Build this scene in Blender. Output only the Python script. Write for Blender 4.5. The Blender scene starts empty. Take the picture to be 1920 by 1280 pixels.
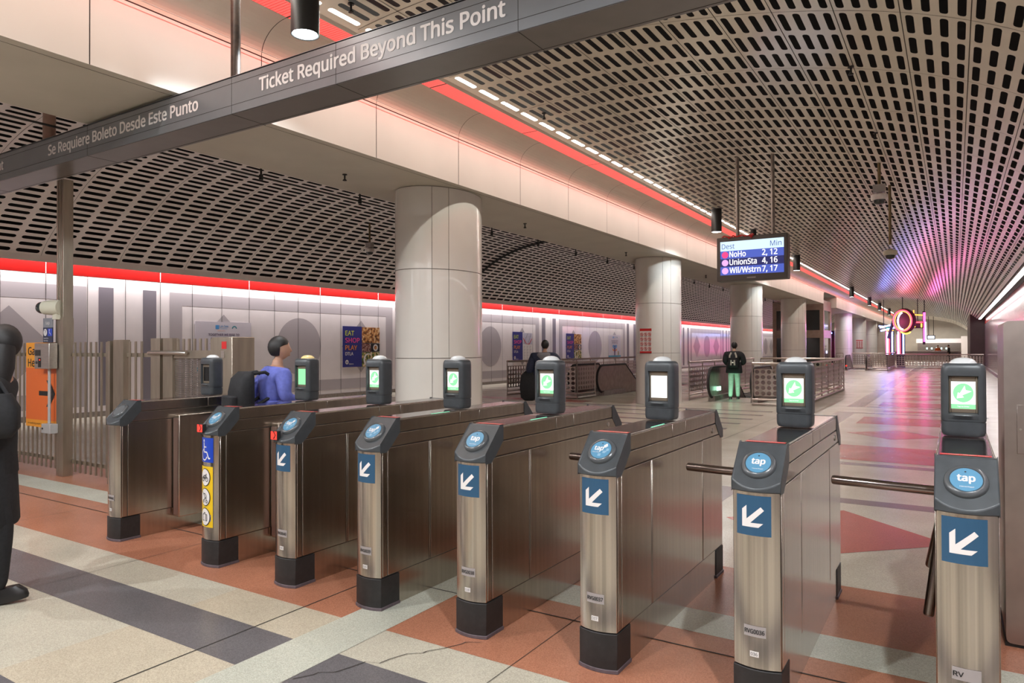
import bpy, bmesh, math, random
from mathutils import Vector, Matrix
random.seed(7)
PI = math.pi
S = bpy.context.scene
COL = S.collection

# ---------------------------------------------------------------- camera, world, exposure
cam_d = bpy.data.cameras.new('camera'); cam = bpy.data.objects.new('camera', cam_d); COL.objects.link(cam)
S.camera = cam
YAW, PITCH, ROLL = math.radians(-32.337), math.radians(0.523), math.radians(-0.197)
fw = Vector((math.sin(YAW)*math.cos(PITCH), math.cos(YAW)*math.cos(PITCH), math.sin(PITCH)))
rt = Vector((math.cos(YAW), -math.sin(YAW), 0)); up = rt.cross(fw)
rt, up = rt*math.cos(ROLL)+up*math.sin(ROLL), up*math.cos(ROLL)-rt*math.sin(ROLL)
cam.matrix_world = Matrix(((rt.x, up.x, -fw.x, 0), (rt.y, up.y, -fw.y, 0), (rt.z, up.z, -fw.z, 1.6), (0, 0, 0, 1)))
cam_d.sensor_width = 36; cam_d.lens = 36*1311.2/1920
cam_d.clip_start = .05; cam_d.clip_end = 400
S.view_settings.view_transform = 'Standard'; S.view_settings.look = 'None'
S.view_settings.exposure = 0.35; S.view_settings.gamma = 1
W = bpy.data.worlds.new('world'); S.world = W; W.use_nodes = True
W.node_tree.nodes['Background'].inputs[0].default_value = (.9, .8, .7, 1)
W.node_tree.nodes['Background'].inputs[1].default_value = .05

def area(name, loc, sx, sy, power, col, rot=(0, 0, 0), spread=PI):
    l = bpy.data.lights.new(name, 'AREA'); l.shape = 'RECTANGLE'; l.size = sx; l.size_y = sy
    l.energy = power; l.color = col; l.spread = spread
    o = bpy.data.objects.new(name, l); o.location = loc; o.rotation_euler = rot; COL.objects.link(o); return o
Y0, Y1 = -12., 112.
YM, YL = (Y0+Y1)/2, Y1-Y0
area('left_wall_tubes', (-17.06, YM, 3.76), .10, YL, 2300, (1, .93, .93))
area('right_wall_tubes', (1.50, 25, 3.52), .10, 73, 220, (1, .93, .92))
area('vault_edge_tubes', (-5.66, YM, 5.19), .05, YL, 1000, (1, .95, .84))
area('red_strip_light', (-5.95, YM, 5.165), .28, YL, 100, (1, .06, .04))
area('crease_red_light', (-6.405, YM, 4.855), .012, YL, 50, (1, .05, .03), (0, PI/2, 0))  # added area light for the red glow at the crease, no visible fitting
area('far_hall_light', (-2, 104, 4.4), 6, 10, 700, (1, .95, .9))

# ---------------------------------------------------------------- materials
MATS = {}
def mat(name, col, rough=.5, metal=0., var=.0, scale=30., stretch=None, spec=.5, coat=0., emit=None, es=0., bump=0., trans=0., alpha=1., var_rough=0.):
    m = bpy.data.materials.new(name); m.use_nodes = True; nt = m.node_tree; b = nt.nodes['Principled BSDF']
    b.inputs['Base Color'].default_value = (*col, 1); b.inputs['Roughness'].default_value = rough
    b.inputs['Metallic'].default_value = metal; b.inputs['Specular IOR Level'].default_value = spec
    b.inputs['Coat Weight'].default_value = coat
    b.inputs['Transmission Weight'].default_value = trans; b.inputs['Alpha'].default_value = alpha
    if emit: b.inputs['Emission Color'].default_value = (*emit, 1); b.inputs['Emission Strength'].default_value = es
    if var or bump or var_rough:
        tc = nt.nodes.new('ShaderNodeTexCoord'); mp = nt.nodes.new('ShaderNodeMapping')
        nz = nt.nodes.new('ShaderNodeTexNoise'); nz.inputs['Scale'].default_value = scale; nz.inputs['Detail'].default_value = 3
        if stretch: mp.inputs['Scale'].default_value = stretch
        nt.links.new(tc.outputs['Object'], mp.inputs[0]); nt.links.new(mp.outputs[0], nz.inputs['Vector'])
        if var:
            mx = nt.nodes.new('ShaderNodeMixRGB'); mr = nt.nodes.new('ShaderNodeMapRange')
            mr.inputs[1].default_value = .3; mr.inputs[2].default_value = .7
            nt.links.new(nz.outputs['Fac'], mr.inputs[0]); nt.links.new(mr.outputs[0], mx.inputs[0])
            mx.inputs[1].default_value = (*[c*(1-var) for c in col], 1); mx.inputs[2].default_value = (*[min(1, c*(1+var)) for c in col], 1)
            nt.links.new(mx.outputs[0], b.inputs['Base Color'])
        if var_rough:
            mr = nt.nodes.new('ShaderNodeMapRange'); mr.inputs[1].default_value = .3; mr.inputs[2].default_value = .7
            mr.inputs[3].default_value = rough-var_rough; mr.inputs[4].default_value = rough+var_rough
            nt.links.new(nz.outputs['Fac'], mr.inputs[0]); nt.links.new(mr.outputs[0], b.inputs['Roughness'])
        if bump:
            bp = nt.nodes.new('ShaderNodeBump'); bp.inputs['Strength'].default_value = bump; bp.inputs['Distance'].default_value = .004
            nt.links.new(nz.outputs['Fac'], bp.inputs['Height']); nt.links.new(bp.outputs[0], b.inputs['Normal'])
    MATS[name] = m; return m

def terrazzo(name, col, rough=.27):
    """polished terrazzo: fine chips, soft blotches of wear and traffic"""
    m = mat(name, col, rough); nt = m.node_tree; b = nt.nodes['Principled BSDF']
    tc = nt.nodes.new('ShaderNodeTexCoord')
    chips = nt.nodes.new('ShaderNodeTexVoronoi'); chips.inputs['Scale'].default_value = 230
    blot = nt.nodes.new('ShaderNodeTexNoise'); blot.inputs['Scale'].default_value = 1.3; blot.inputs['Detail'].default_value = 5
    for n in (chips, blot): nt.links.new(tc.outputs['Object'], n.inputs['Vector'])
    r1 = nt.nodes.new('ShaderNodeMapRange'); r1.inputs[3].default_value = .80; r1.inputs[4].default_value = 1.16
    sp = nt.nodes.new('ShaderNodeSeparateColor'); nt.links.new(chips.outputs['Color'], sp.inputs[0]); nt.links.new(sp.outputs[0], r1.inputs[0])
    r2 = nt.nodes.new('ShaderNodeMapRange'); r2.inputs[1].default_value = .3; r2.inputs[2].default_value = .7; r2.inputs[3].default_value = .86; r2.inputs[4].default_value = 1.08
    nt.links.new(blot.outputs['Fac'], r2.inputs[0])
    mu = nt.nodes.new('ShaderNodeMath'); mu.operation = 'MULTIPLY'; nt.links.new(r1.outputs[0], mu.inputs[0]); nt.links.new(r2.outputs[0], mu.inputs[1])
    vm = nt.nodes.new('ShaderNodeVectorMath'); vm.operation = 'SCALE'; vm.inputs[0].default_value = col
    nt.links.new(mu.outputs[0], vm.inputs['Scale']); nt.links.new(vm.outputs[0], b.inputs['Base Color'])
    return m

def emis(name, col, s): return mat(name, (.02, .02, .02), .4, emit=col, es=s)

CREAM = terrazzo('cream_terrazzo', (.50, .46, .37)); TERRA = terrazzo('terracotta_terrazzo', (.41, .17, .10)); WARM = terrazzo('warm_terrazzo', (.50, .435, .33))
GREY = terrazzo('grey_terrazzo', (.135, .125, .13)); PALE = terrazzo('pale_terrazzo', (.50, .50, .42))
REDT = terrazzo('red_terrazzo', (.42, .11, .085)); DUSK = terrazzo('dusk_terrazzo', (.20, .155, .155))
JOINT = mat('joint', (.03, .025, .02), .8)
STEEL = mat('brushed_steel', (.50, .45, .395), .235, 1., var=.09, scale=55, stretch=(1, .6, .004))
STEELF = mat('steel_reflection_streaks', (.50, .445, .40), .22, 1., var=.24, scale=48, stretch=(1, .6, .003))  # vertical streaks of reflected light painted into the colour
TOPP = mat('dark_top_plate', (.17, .145, .14), .14, 1., var=.08, scale=6)
SEAM = mat('seam_dark', (.06, .05, .045), .5, .8)
STEEL2 = mat('satin_steel', (.55, .51, .47), .36, 1., var=.08, scale=40, stretch=(.1, 1, 1))
STEELD = mat('dark_steel', (.30, .27, .25), .42, 1., var=.15, scale=12)
FENCE = mat('fence_steel', (.42, .37, .30), .42, 1., var=.10, scale=14, stretch=(1, 1, .2))
CHAR = mat('charcoal_plastic', (.045, .05, .055), .38, var=.12, scale=20)
CHARL = mat('grey_ring_plastic', (.07, .075, .08), .25)
RUBBER = mat('black_rubber', (.018, .016, .016), .55, var=.3, scale=25)
BLACK = mat('matt_black', (.012, .012, .012), .5, var=.2, scale=15)
DARKV = mat('void_black', (.002, .002, .002), .9, var=.2, scale=3)
WHITEP = mat('white_enamel', (.72, .69, .64), .22, var=.02, scale=3, coat=.3)
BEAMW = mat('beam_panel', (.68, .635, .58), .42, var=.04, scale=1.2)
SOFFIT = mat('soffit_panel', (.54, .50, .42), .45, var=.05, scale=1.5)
VAULT = mat('vault_metal', (.80, .745, .62), .24, .25, var=.05, scale=2)
VAULTL = mat('vault_metal_left', (.82, .755, .715), .42, .05, var=.05, scale=2)
WALLW = mat('wall_panel', (.80, .745, .745), .15, var=.03, scale=2)
ARTL = mat('art_lilac_grey', (.46, .42, .44), .24); ARTD = mat('art_dark_grey', (.215, .195, .225), .24)
REDP = mat('red_enamel', (.24, .005, .004), .28, var=.05, scale=3)
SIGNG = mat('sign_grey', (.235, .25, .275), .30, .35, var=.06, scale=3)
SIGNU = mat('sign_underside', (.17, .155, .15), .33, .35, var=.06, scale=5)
LETTER = mat('sign_white', (.92, .89, .89), .4)
BLUES = mat('sticker_blue', (.022, .078, .15), .35); BLUEA = mat('access_blue', (.01, .05, .42), .35)
BLUET = mat('reader_blue', (.085, .23, .36), .3)
BLUEP = mat('pale_blue', (.22, .36, .48), .4)
YEL = mat('sticker_yellow', (.75, .48, .01), .4); GREYS = mat('label_grey', (.33, .29, .28), .45)
WHS = mat('sticker_white', (.75, .70, .68), .4); INK = mat('ink_black', (.01, .01, .01), .5)
REDS = mat('sticker_red', (.55, .02, .02), .4)
TUBE = emis('white_tube', (1, .94, .86), 9); TUBEW = emis('wall_tube', (1, .95, .95), 7)
REDE = emis('red_diffuser', (1, .085, .072), 1.15); REDL = emis('red_indicator', (1, .02, .01), 2.2)
LAMPF = emis('downlight_face', (.86, .97, 1), 12)
SCRW = emis('screen_white', (.95, 1, .97), 1.35); SCRG = emis('screen_green', (.28, .86, .38), 1.0); SCRB = emis('screen_bezel_glow', (.10, .8, .25), 1.0)
NRED = emis('neon_red', (1, .04, .06), 5); NPINK = emis('neon_pink', (1, .06, .38), 5); NBLUE = emis('neon_blue', (.22, .30, 1), 6)
NWHITE = emis('neon_violet_white', (.75, .70, 1), 5); NORANGE = emis('neon_orange', (1, .28, .03), 4); NYEL = emis('neon_yellow', (1, .75, .05), 3.5); NGREEN = emis('neon_green', (.03, .9, .25), 3.5)
DOME = mat('frosted_dome', (.55, .56, .56), .25); DOMEY = mat('amber_dome', (.72, .55, .25), .25)
GLASSD = mat('dark_glass', (.03, .035, .035), .08, spec=.6, coat=.5)
ORANGE = mat('banner_orange', (.80, .30, .02), .45, var=.06, scale=2); ORANGE2 = mat('banner_red_orange', (.75, .14, .02), .45)
SKIN = mat('skin', (.45, .25, .17), .5, var=.06, scale=20); HAIR = mat('black_hair', (.012, .010, .010), .55, var=.3, scale=60)
CLOTHB = mat('black_cloth', (.010, .010, .012), .8, var=.3, scale=40); SHIRT = mat('blue_shirt', (.10, .12, .42), .75, var=.15, scale=25)
NAVY = mat('navy_jacket', (.016, .022, .05), .75, var=.3, scale=30); HOOD = mat('grey_hood', (.22, .21, .23), .8, var=.1, scale=30)
GREENP = mat('pale_trousers', (.42, .55, .46), .7, var=.1, scale=25); DTROU = mat('dark_trousers', (.02, .02, .025), .8, var=.2, scale=30)
SHOE = mat('shoe_leather', (.012, .011, .011), .35); CREAMP = mat('camera_ivory', (.55, .51, .40), .4); CAMG = mat('camera_grey', (.38, .36, .35), .4)

# ---------------------------------------------------------------- mesh building
class MB:
    def __init__(s): s.v = []; s.f = []; s.m = []; s.mats = []; s.cur = 0
    def use(s, m):
        if m not in s.mats: s.mats.append(m)
        s.cur = s.mats.index(m); return s
    def add(s, vs, fs):
        n = len(s.v); s.v += [tuple(v) for v in vs]
        for f in fs: s.f.append(tuple(i+n for i in f)); s.m.append(s.cur)
        return s
    def quad(s, a, b, c, d): return s.add([a, b, c, d], [(0, 1, 2, 3)])
    def poly(s, ps): return s.add(ps, [tuple(range(len(ps)))])
    def box(s, x0, x1, y0, y1, z0, z1):
        vs = [(x, y, z) for z in (z0, z1) for y in (y0, y1) for x in (x0, x1)]
        return s.add(vs, [(0, 2, 3, 1), (4, 5, 7, 6), (0, 1, 5, 4), (2, 6, 7, 3), (1, 3, 7, 5), (0, 4, 6, 2)])
    def prism(s, pts, h, axis='z', base=0.):
        """pts 2-D outline counter-clockwise, extruded along axis from base to base+h"""
        n = len(pts)
        def P(a, b, c): return {'z': (a, b, c), 'x': (c, a, b), 'y': (a, c, b)}[axis]
        vs = [P(a, b, base) for a, b in pts]+[P(a, b, base+h) for a, b in pts]
        fs = [tuple(range(n))[::-1], tuple(range(n, 2*n))]+[(i, (i+1) % n, n+(i+1) % n, n+i) for i in range(n)]
        return s.add(vs, fs)
    def loft(s, rings, cap=True):
        n = len(rings[0]); vs = [p for r in rings for p in r]; fs = []
        for k in range(len(rings)-1):
            for i in range(n): fs.append((k*n+i, k*n+(i+1) % n, (k+1)*n+(i+1) % n, (k+1)*n+i))
        if cap: fs.append(tuple(range(n))[::-1]); fs.append(tuple(range((len(rings)-1)*n, len(rings)*n)))
        return s.add(vs, fs)
    def tube(s, path, r, n=10, cap=True):
        path = [Vector(p) for p in path]; rings = []; prev = None
        for i, p in enumerate(path):
            d = (path[min(i+1, len(path)-1)]-path[max(i-1, 0)]).normalized()
            a = Vector((0, 0, 1)) if abs(d.z) < .9 else Vector((1, 0, 0))
            u = d.cross(a).normalized() if prev is None else (prev-d*prev.dot(d)).normalized()
            prev = u; w = d.cross(u); rr = r[i] if isinstance(r, (list, tuple)) else r
            rings.append([p+u*(rr*math.cos(2*PI*k/n))+w*(rr*math.sin(2*PI*k/n)) for k in range(n)])
        return s.loft(rings, cap)
    def lathe(s, prof, c=(0, 0, 0), n=24, sx=1., sy=1.):
        rings = [[(c[0]+r*sx*math.cos(2*PI*k/n), c[1]+r*sy*math.sin(2*PI*k/n), c[2]+z) for k in range(n)] for r, z in prof]
        return s.loft(rings)
    def ball(s, c, rx, ry, rz, n=16, k=10):
        return s.lathe([(max(1e-4, math.sin(PI*i/k)), 0) for i in range(0)] or [(math.sin(PI*i/k)+1e-4, 0) for i in range(k+1)], c, n) if False else s.loft(
            [[(c[0]+rx*max(math.sin(PI*i/k), 1e-3)*math.cos(2*PI*j/n), c[1]+ry*max(math.sin(PI*i/k), 1e-3)*math.sin(2*PI*j/n), c[2]-rz*math.cos(PI*i/k)) for j in range(n)] for i in range(k+1)])
    def mapv(s, fn, start=0):
        for i in range(start, len(s.v)): s.v[i] = tuple(fn(*s.v[i]))
        return s
    def build(s, name, material=None, parent=None, smooth=35, bevel=0., loc=None):
        me = bpy.data.meshes.new(name); me.from_pydata(s.v, [], s.f)
        if material is not None and not s.mats: me.materials.append(material)
        else:
            for m in s.mats: me.materials.append(m)
            me.polygons.foreach_set('material_index', s.m)
        if smooth:
            me.polygons.foreach_set('use_smooth', [True]*len(me.polygons)); me.set_sharp_from_angle(angle=math.radians(smooth))
        me.update()
        o = bpy.data.objects.new(name, me); COL.objects.link(o)
        if parent is not None: o.parent = parent
        if loc: o.location = loc
        if bevel:
            b = o.modifiers.new('bevel', 'BEVEL'); b.width = bevel; b.segments = 2; b.limit_method = 'ANGLE'; b.angle_limit = math.radians(40)
        return o

def thing(name, label, cat, loc=(0, 0, 0), rz=0., group=None):
    o = bpy.data.objects.new(name, None); COL.objects.link(o); o.location = loc; o.rotation_euler = (0, 0, rz)
    o.empty_display_size = .1
    return tag(o, label, cat, group)
def tag(o, label, cat, group=None, kind=None):
    o['label'] = label; o['category'] = cat
    if group: o['group'] = group
    if kind: o['kind'] = kind
    return o
def struct(o, label=None):
    o['kind'] = 'structure'
    if label: o['label'] = label
    return o
def kids(o): return [c for c in bpy.data.objects if c.parent == o]
def copy_tree(o, parent=None):
    c = o.copy(); COL.objects.link(c); c.parent = parent
    for ch in kids(o): copy_tree(ch, c)
    return c

def letter_font():
    """the plain grotesque that comes with Blender; its built-in font if that is missing"""
    try:
        import os
        p = os.path.join(bpy.utils.system_resource('DATAFILES'), 'fonts', 'NotoSansMath-Regular.woff2')
        return bpy.data.fonts.load(p) if os.path.exists(p) else None
    except Exception: return None
FONT = letter_font()
CAP = []
def text_pts(body, width=None, height=None, align='LEFT', bold=0., spacing=1.):
    """mesh data (2-D) of a line of lettering; cap height = height, fitted to width"""
    cu = bpy.data.curves.new('t', 'FONT'); cu.body = body; cu.align_x = align; cu.size = 1; cu.space_character = spacing
    cu.resolution_u = 4
    if FONT: cu.font = FONT
    ob = bpy.data.objects.new('t', cu); COL.objects.link(ob)
    dg = bpy.context.evaluated_depsgraph_get(); me = bpy.data.meshes.new_from_object(ob.evaluated_get(dg))
    vs = [v.co.copy() for v in me.vertices]; fs = [tuple(p.vertices) for p in me.polygons]
    bpy.data.objects.remove(ob); bpy.data.curves.remove(cu); bpy.data.meshes.remove(me)
    if not vs: return [], []
    x0, x1 = min(v.x for v in vs), max(v.x for v in vs)
    if not CAP: CAP.append(1.); q_ = text_pts('H')[0]; CAP[0] = max(p[1] for p in q_)
    k = (height/CAP[0]) if height else 1.
    kx = (width/(x1-x0)) if width else k
    off = {'LEFT': x0, 'CENTER': (x0+x1)/2, 'RIGHT': x1}[align]
    pts = [((v.x-off)*kx, v.y*k) for v in vs]; h = height or k*.7
    if not bold: return pts, fs
    out, of = [], []                  # heavier strokes: the line set several times, a hair apart
    for q in range(6):
        dx, dy = bold*h*math.cos(q*PI/3), bold*h*.8*math.sin(q*PI/3); n = len(out)
        out += [(x+dx, y+dy, q) for x, y in pts]; of += [tuple(i+n for i in f_) for f_ in fs]
    return out, of
def add_text(mb, body, place, width=None, height=None, align='LEFT', bold=0.):
    vs, fs = text_pts(body, width, height, align, bold)
    if not vs: return
    o_ = Vector(place(0, 0)); n_ = (Vector(place(1e-3, 0))-o_).cross(Vector(place(0, 1e-3))-o_).normalized()
    mb.add([Vector(place(v[0], v[1]))+n_*(.00012*v[2] if len(v) > 2 else 0) for v in vs], fs)

def fillet(pts, r, n=4):
    """round the corners of a closed 2-D outline"""
    out = []; N = len(pts)
    for i in range(N):
        p, a, b = Vector(pts[i]), Vector(pts[i-1]), Vector(pts[(i+1) % N])
        u, w = (a-p).normalized(), (b-p).normalized(); rr = min(r, (a-p).length*.49, (b-p).length*.49)
        for k in range(n+1):
            t = k/n; q = (p+u*rr)*(1-t)**2+p*(2*t*(1-t))+(p+w*rr)*t*t; out.append((q.x, q.y))
    return out

def hole_grid(mb, P, ni, nj, hw, hh, cr, uv=(1, 1), skip=None):
    """sheet of ni x nj cells, each with a rounded hole; P(i, j) maps cell coordinates to a point; hw, hh = half hole size in cells"""
    rx, ry = min(cr[0], hw), min(cr[1], hh)
    hole = []; outer = []
    for sx, sy, a0 in ((1, 1, 0), (-1, 1, 90), (-1, -1, 180), (1, -1, 270)):
        for k in range(3):
            a = math.radians(a0+45*k)
            hole.append((.5+sx*(hw-rx)+rx*math.cos(a), .5+sy*(hh-ry)+ry*math.sin(a)))
        cx, cy = .5+.5*sx, .5+.5*sy; hx, hy = .5+sx*(hw-rx), .5+sy*(hh-ry)
        if sx*sy > 0: outer += [(cx, hy), (cx, cy), (hx, cy)]
        else: outer += [(hx, cy), (cx, cy), (cx, hy)]
    for i in range(ni):
        for j in range(nj):
            if skip and skip(i, j): mb.quad(P(i, j), P(i+1, j), P(i+1, j+1), P(i, j+1)); continue
            vs = [P(i+a, j+b) for a, b in hole]+[P(i+a, j+b) for a, b in outer]
            mb.add(vs, [(k, 12+k, 12+(k+1) % 12, (k+1) % 12) for k in range(12)])

# ================================================================= THE SETTING
# ---- floor: polished terrazzo with inlaid stripes, blocks and diamonds
f = MB().use(CREAM)
wells = [(-11.1, -9.85, 22.8, 30.), (-6.2, -4.75, 22.6, 28.4), (-6.2, -4.75, 54.4, 57.8)]
xs = sorted({-17.3, 1.87} | {a for w in wells for a in w[:2]}); ys = sorted({Y0, Y1} | {a for w in wells for a in w[2:]})
for a, b in zip(xs, xs[1:]):
    for c, d in zip(ys, ys[1:]):
        if any(w[0] <= a and b <= w[1] and w[2] <= c and d <= w[3] for w in wells): continue
        f.quad((a, c, 0), (b, c, 0), (b, d, 0), (a, d, 0))
def inlay(m, pts, lv=1): f.use(m).poly([(x, y, .0008*lv) for x, y in pts])
def rect(m, x0, x1, y0, y1, lv=1): inlay(m, [(x0, y0), (x1, y0), (x1, y1), (x0, y1)], lv)
rect(TERRA, -17.2, 1.86, 2.98, 5.15); rect(PALE, -17.2, 1.86, 3.88, 4.22, 2)
rect(WARM, -4.05, -3.09, -6, 2.98)
rect(GREY, -12, -3.09, 2.25, 2.62, 2); rect(GREY, -2.74, 1.8, 2.25, 2.62); rect(GREY, -9, -3.8, 1.15, 1.57, 2)
rect(GREY, -2.0, 1.8, -.4, 0.); rect(TERRA, -9, 1.8, -4, -2); rect(PALE, -3.09, -2.74, -6, 4.22, 3)
def diamond(cx, cy, a, b): inlay(REDT, [(cx-a, cy), (cx, cy-b), (cx+a, cy), (cx, cy+b)], 2)
CX = -.93
diamond(CX, 6.65, .9, .87)
rect(DUSK, -2.46, .62, 7.87, 8.13); rect(DUSK, -2.46, -2.05, 5.3, 7.87)
for k in range(8):
    y = 10.45+10.15*k
    rect(DUSK, -2.46, .62, y, y+.25); rect(DUSK, -2.46, .62, y+8.2, y+8.45); rect(DUSK, -2.46, -2.05, y+.25, y+8.2)
    rect(REDT, -1.76, -.12, y+.48, y+2.15, 2); rect(REDT, -1.76, -.12, y+5.75, y+7.4, 2); diamond(CX, y+3.95, .8, .78)
    if k: rect(REDT, -1.5, -.3, y-1.2, y-.8, 2)
for k in range(7):      # thin stripes of the left-hand field
    for q in range(5):
        y = 13.75+q*1.03+10.15*k; rect(DUSK, -8.6-.35*q, -3.8, y, y+.22)
    for q in range(3): rect(DUSK, -15.5, -9.3, 12.2+2.4*q+10.15*k, 12.34+2.4*q+10.15*k)
for k in range(4): rect(REDT, -15.5, -9.2, 8.2+10.15*k, 9.0+10.15*k, 2)
for y in (3.66,): rect(JOINT, -17.2, 1.86, y, y+.011, 4)
for x in (-3.42, -.33+.0): rect(JOINT, x, x+.008, -8, 3.66, 4)
for x in (-7.4, -5.25, -1.9): rect(JOINT, x, x+.004, -8, 5.1, 4)
for y in (1.2, .3): rect(JOINT, -12, 1.8, y, y+.004, 4)
rect(JOINT, -3.42, -3.412, 5.15, 60, 4)
pts = []                 # the crack across the terracotta
for k in range(15):
    t = k/14; pts.append((-2.72+.52*t+.02*math.sin(k*2.3), 2.3+.85*t+.025*math.sin(k*1.7)))
for a, b in zip(pts, pts[1:]):
    inlay(JOINT, [(a[0]-.003, a[1]), (a[0]+.003, a[1]), (b[0]+.003, b[1]), (b[0]-.003, b[1])], 5)
struct(f.build('floor', smooth=0))

# ---- left wall with its mural of frames, circles and diamonds
wl = MB().use(WALLW); XW = -17.3
wl.box(XW-.2, XW, Y0, Y1, 0, 3.95)
def wp(m, pts, lv=1): wl.use(m).poly([(XW+.003*lv, y, z) for y, z in pts])
def wr(m, y0, y1, z0, z1, lv=1): wp(m, [(y0, z0), (y1, z0), (y1, z1), (y0, z1)], lv)
wr(REDP, Y0, Y1, 3.32, 3.94, 2)
for k in range(-1, 9):
    c = 4.28+10.63*k
    wr(ARTL, c-4.28, c+4.28, .25, .59); wr(ARTL, c-4.28, c+4.28, 2.74, 3.08); wr(ARTL, c-4.28, c-3.93, .59, 2.74); wr(ARTL, c+3.93, c+4.28, .59, 2.74)
    wp(ARTL, [(c+.87*math.cos(2*PI*i/40), 1.67+.88*math.sin(2*PI*i/40)) for i in range(40)])
    for s in (-1, 1): wp(ARTL, [(c+s*2.68-.89, 1.67), (c+s*2.68, .78), (c+s*2.68+.89, 1.67), (c+s*2.68, 2.56)])
    for s in (4.56, 5.64): wr(ARTD, c+s, c+s+.35, .25, 3.09)
y = 6.79-.896*20
while y < Y1:
    wr(JOINT, y-.006, y+.006, .1, 3.32, 3); y += .896
y = 6.79-.896*20
while y < Y1:
    wr(WHS, y-.008, y+.008, 3.32, 3.94, 3); y += .896*3
wl.use(DARKV).box(XW, -16.9, Y0, Y1, 3.90, 3.92).quad((-17.0, Y0, 3.60), (-17.0, Y1, 3.60), (-16.62, Y1, 4.20), (-16.62, Y0, 4.20))  # unseen black plates added to block tube light behind the lowest slots
struct(wl.build('wall_left', smooth=0))
bb = MB().box(XW, XW+.05, Y0, Y1, 0, .12); struct(bb.build('baseboard_left', STEELD))

# ---- right wall: glossy vertical panels, red band above
RW = 1.87
WALLR = mat('right_wall_panel', (.40, .36, .37), .16, .45, var=.22, scale=3, stretch=(1, 4, .02), bump=.6)
wrr = MB().use(WALLR).box(RW, RW+.2, Y0, 62, 0, 4.6)
yy = -11.
while yy < 62:
    wrr.use(STEELD).quad((RW-.003, yy, .1), (RW-.003, yy+.03, .1), (RW-.003, yy+.03, 3.2), (RW-.003, yy, 3.2)); yy += .45
wrr.use(REDP).quad((RW-.004, Y0, 3.22), (RW-.004, 62, 3.22), (RW-.004, 62, 3.62), (RW-.004, Y0, 3.62))
wrr.use(mat('brown_wall_shade', (.05, .032, .028), .5, var=.1, scale=2)).box(RW-.9, RW+.2, 62, 75, 0, 4.2)  # stretch past the lamps, its shade put into the dark brown
wrr.use(WALLR).box(RW, RW+.2, 75, Y1, 0, 4.6)
struct(wrr.build('wall_right', smooth=0))
struct(MB().box(RW-.07, RW-.006, Y0, 62, 0, .16).build('baseboard_right', STEELD))

# ---- far and near end walls
we = MB().use(SOFFIT).box(XW, RW+.2, Y1, Y1+.3, 0, 6.6).use(WALLW).box(-4.3, .7, 106.5, 108, 2.05, 2.6).use(STEELD).box(-4.3, .7, 110.5, 111, 0, 2.05).use(WHS).box(.7, 1.86, 106.5, 108, 0, 2.9)
struct(we.build('wall_back', smooth=0))
we = MB().use(mat('near_wall', (.36, .325, .315), .5, var=.1, scale=1)).box(XW-.2, RW+.2, Y0-.3, Y0, 0, 6.6); struct(we.build('wall_front', smooth=0))

# ---- perforated vaults
def spline(pts, n=240):
    out = []
    for i in range(len(pts)-1):
        p0, p1, p2, p3 = (Vector(pts[max(0, min(len(pts)-1, i+q))]) for q in (-1, 0, 1, 2))
        for k in range(n//(len(pts)-1)):
            t = k/(n//(len(pts)-1))
            out.append(.5*((2*p1)+(p2-p0)*t+(2*p0-5*p1+4*p2-p3)*t*t+(3*p1-p0-3*p2+p3)*t**3))
    out.append(Vector(pts[-1])); return out
def by_arc(pl):
    L = [0.]
    for a, b in zip(pl, pl[1:]): L.append(L[-1]+(b-a).length)
    def at(s):
        s = max(0, min(L[-1], s)); lo, hi = 0, len(L)-1
        while hi-lo > 1:
            m = (lo+hi)//2
            if L[m] <= s: lo = m
            else: hi = m
        t = (s-L[lo])/max(1e-9, L[hi]-L[lo]); return pl[lo].lerp(pl[hi], t)
    return at, L[-1]
def vault(name, prof, pitch, py, y0, ncol, hw, hh, cr, m, lip, seam_every):
    at, L = by_arc(spline(prof)); n = int((L-2*lip)/pitch); lip = (L-n*pitch)/2
    mb = MB().use(m); cache = {}
    def P(i, j):
        if i not in cache: cache[i] = at(lip+i*pitch)
        q = cache[i]; return (q.x, y0+j*py, q.y)
    hole_grid(mb, P, n, ncol, hw, hh, cr)
    ye = y0+ncol*py
    for a, b in ((0, lip), (L-lip, L)):
        p, q = at(a), at(b); mb.quad((p.x, y0, p.y), (q.x, y0, q.y), (q.x, ye, q.y), (p.x, ye, p.y))
    mb.use(JOINT)          # panel seams
    for i in range(seam_every, n, seam_every):
        p, q = at(lip+i*pitch-.004), at(lip+i*pitch+.004)
        mb.quad((p.x, y0, p.y-.002), (q.x, y0, q.y-.002), (q.x, ye, q.y-.002), (p.x, ye, p.y-.002))
    for j in range(3, ncol, 3):
        yv = y0+j*py
        for i in range(n):
            p, q = at(lip+i*pitch), at(lip+(i+1)*pitch)
            mb.quad((p.x, yv-.003, p.y-.002), (q.x, yv-.003, q.y-.002), (q.x, yv+.003, q.y-.002), (p.x, yv+.003, p.y-.002))
    o = struct(mb.build(name, smooth=60))
    bk = MB()
    for k in range(40):
        p, q = at(L*k/40), at(L*(k+1)/40)
        bk.quad((p.x, y0, p.y+.45), (q.x, y0, q.y+.45), (q.x, ye, q.y+.45), (p.x, ye, p.y+.45))
    struct(bk.build(name+'_backing', DARKV, smooth=60)); return at
PR = [(-5.75, 5.2), (-5.0, 5.265), (-4, 5.285), (-3, 5.225), (-2, 5.09), (-1.2, 4.93), (-.4, 4.71), (.3, 4.42), (.9, 4.06), (1.42, 3.62)]
at_r = vault('ceiling', PR, .148, .561, -6.05, 205, .245, .395, (.16, .075), VAULT, .05, 4)
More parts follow.
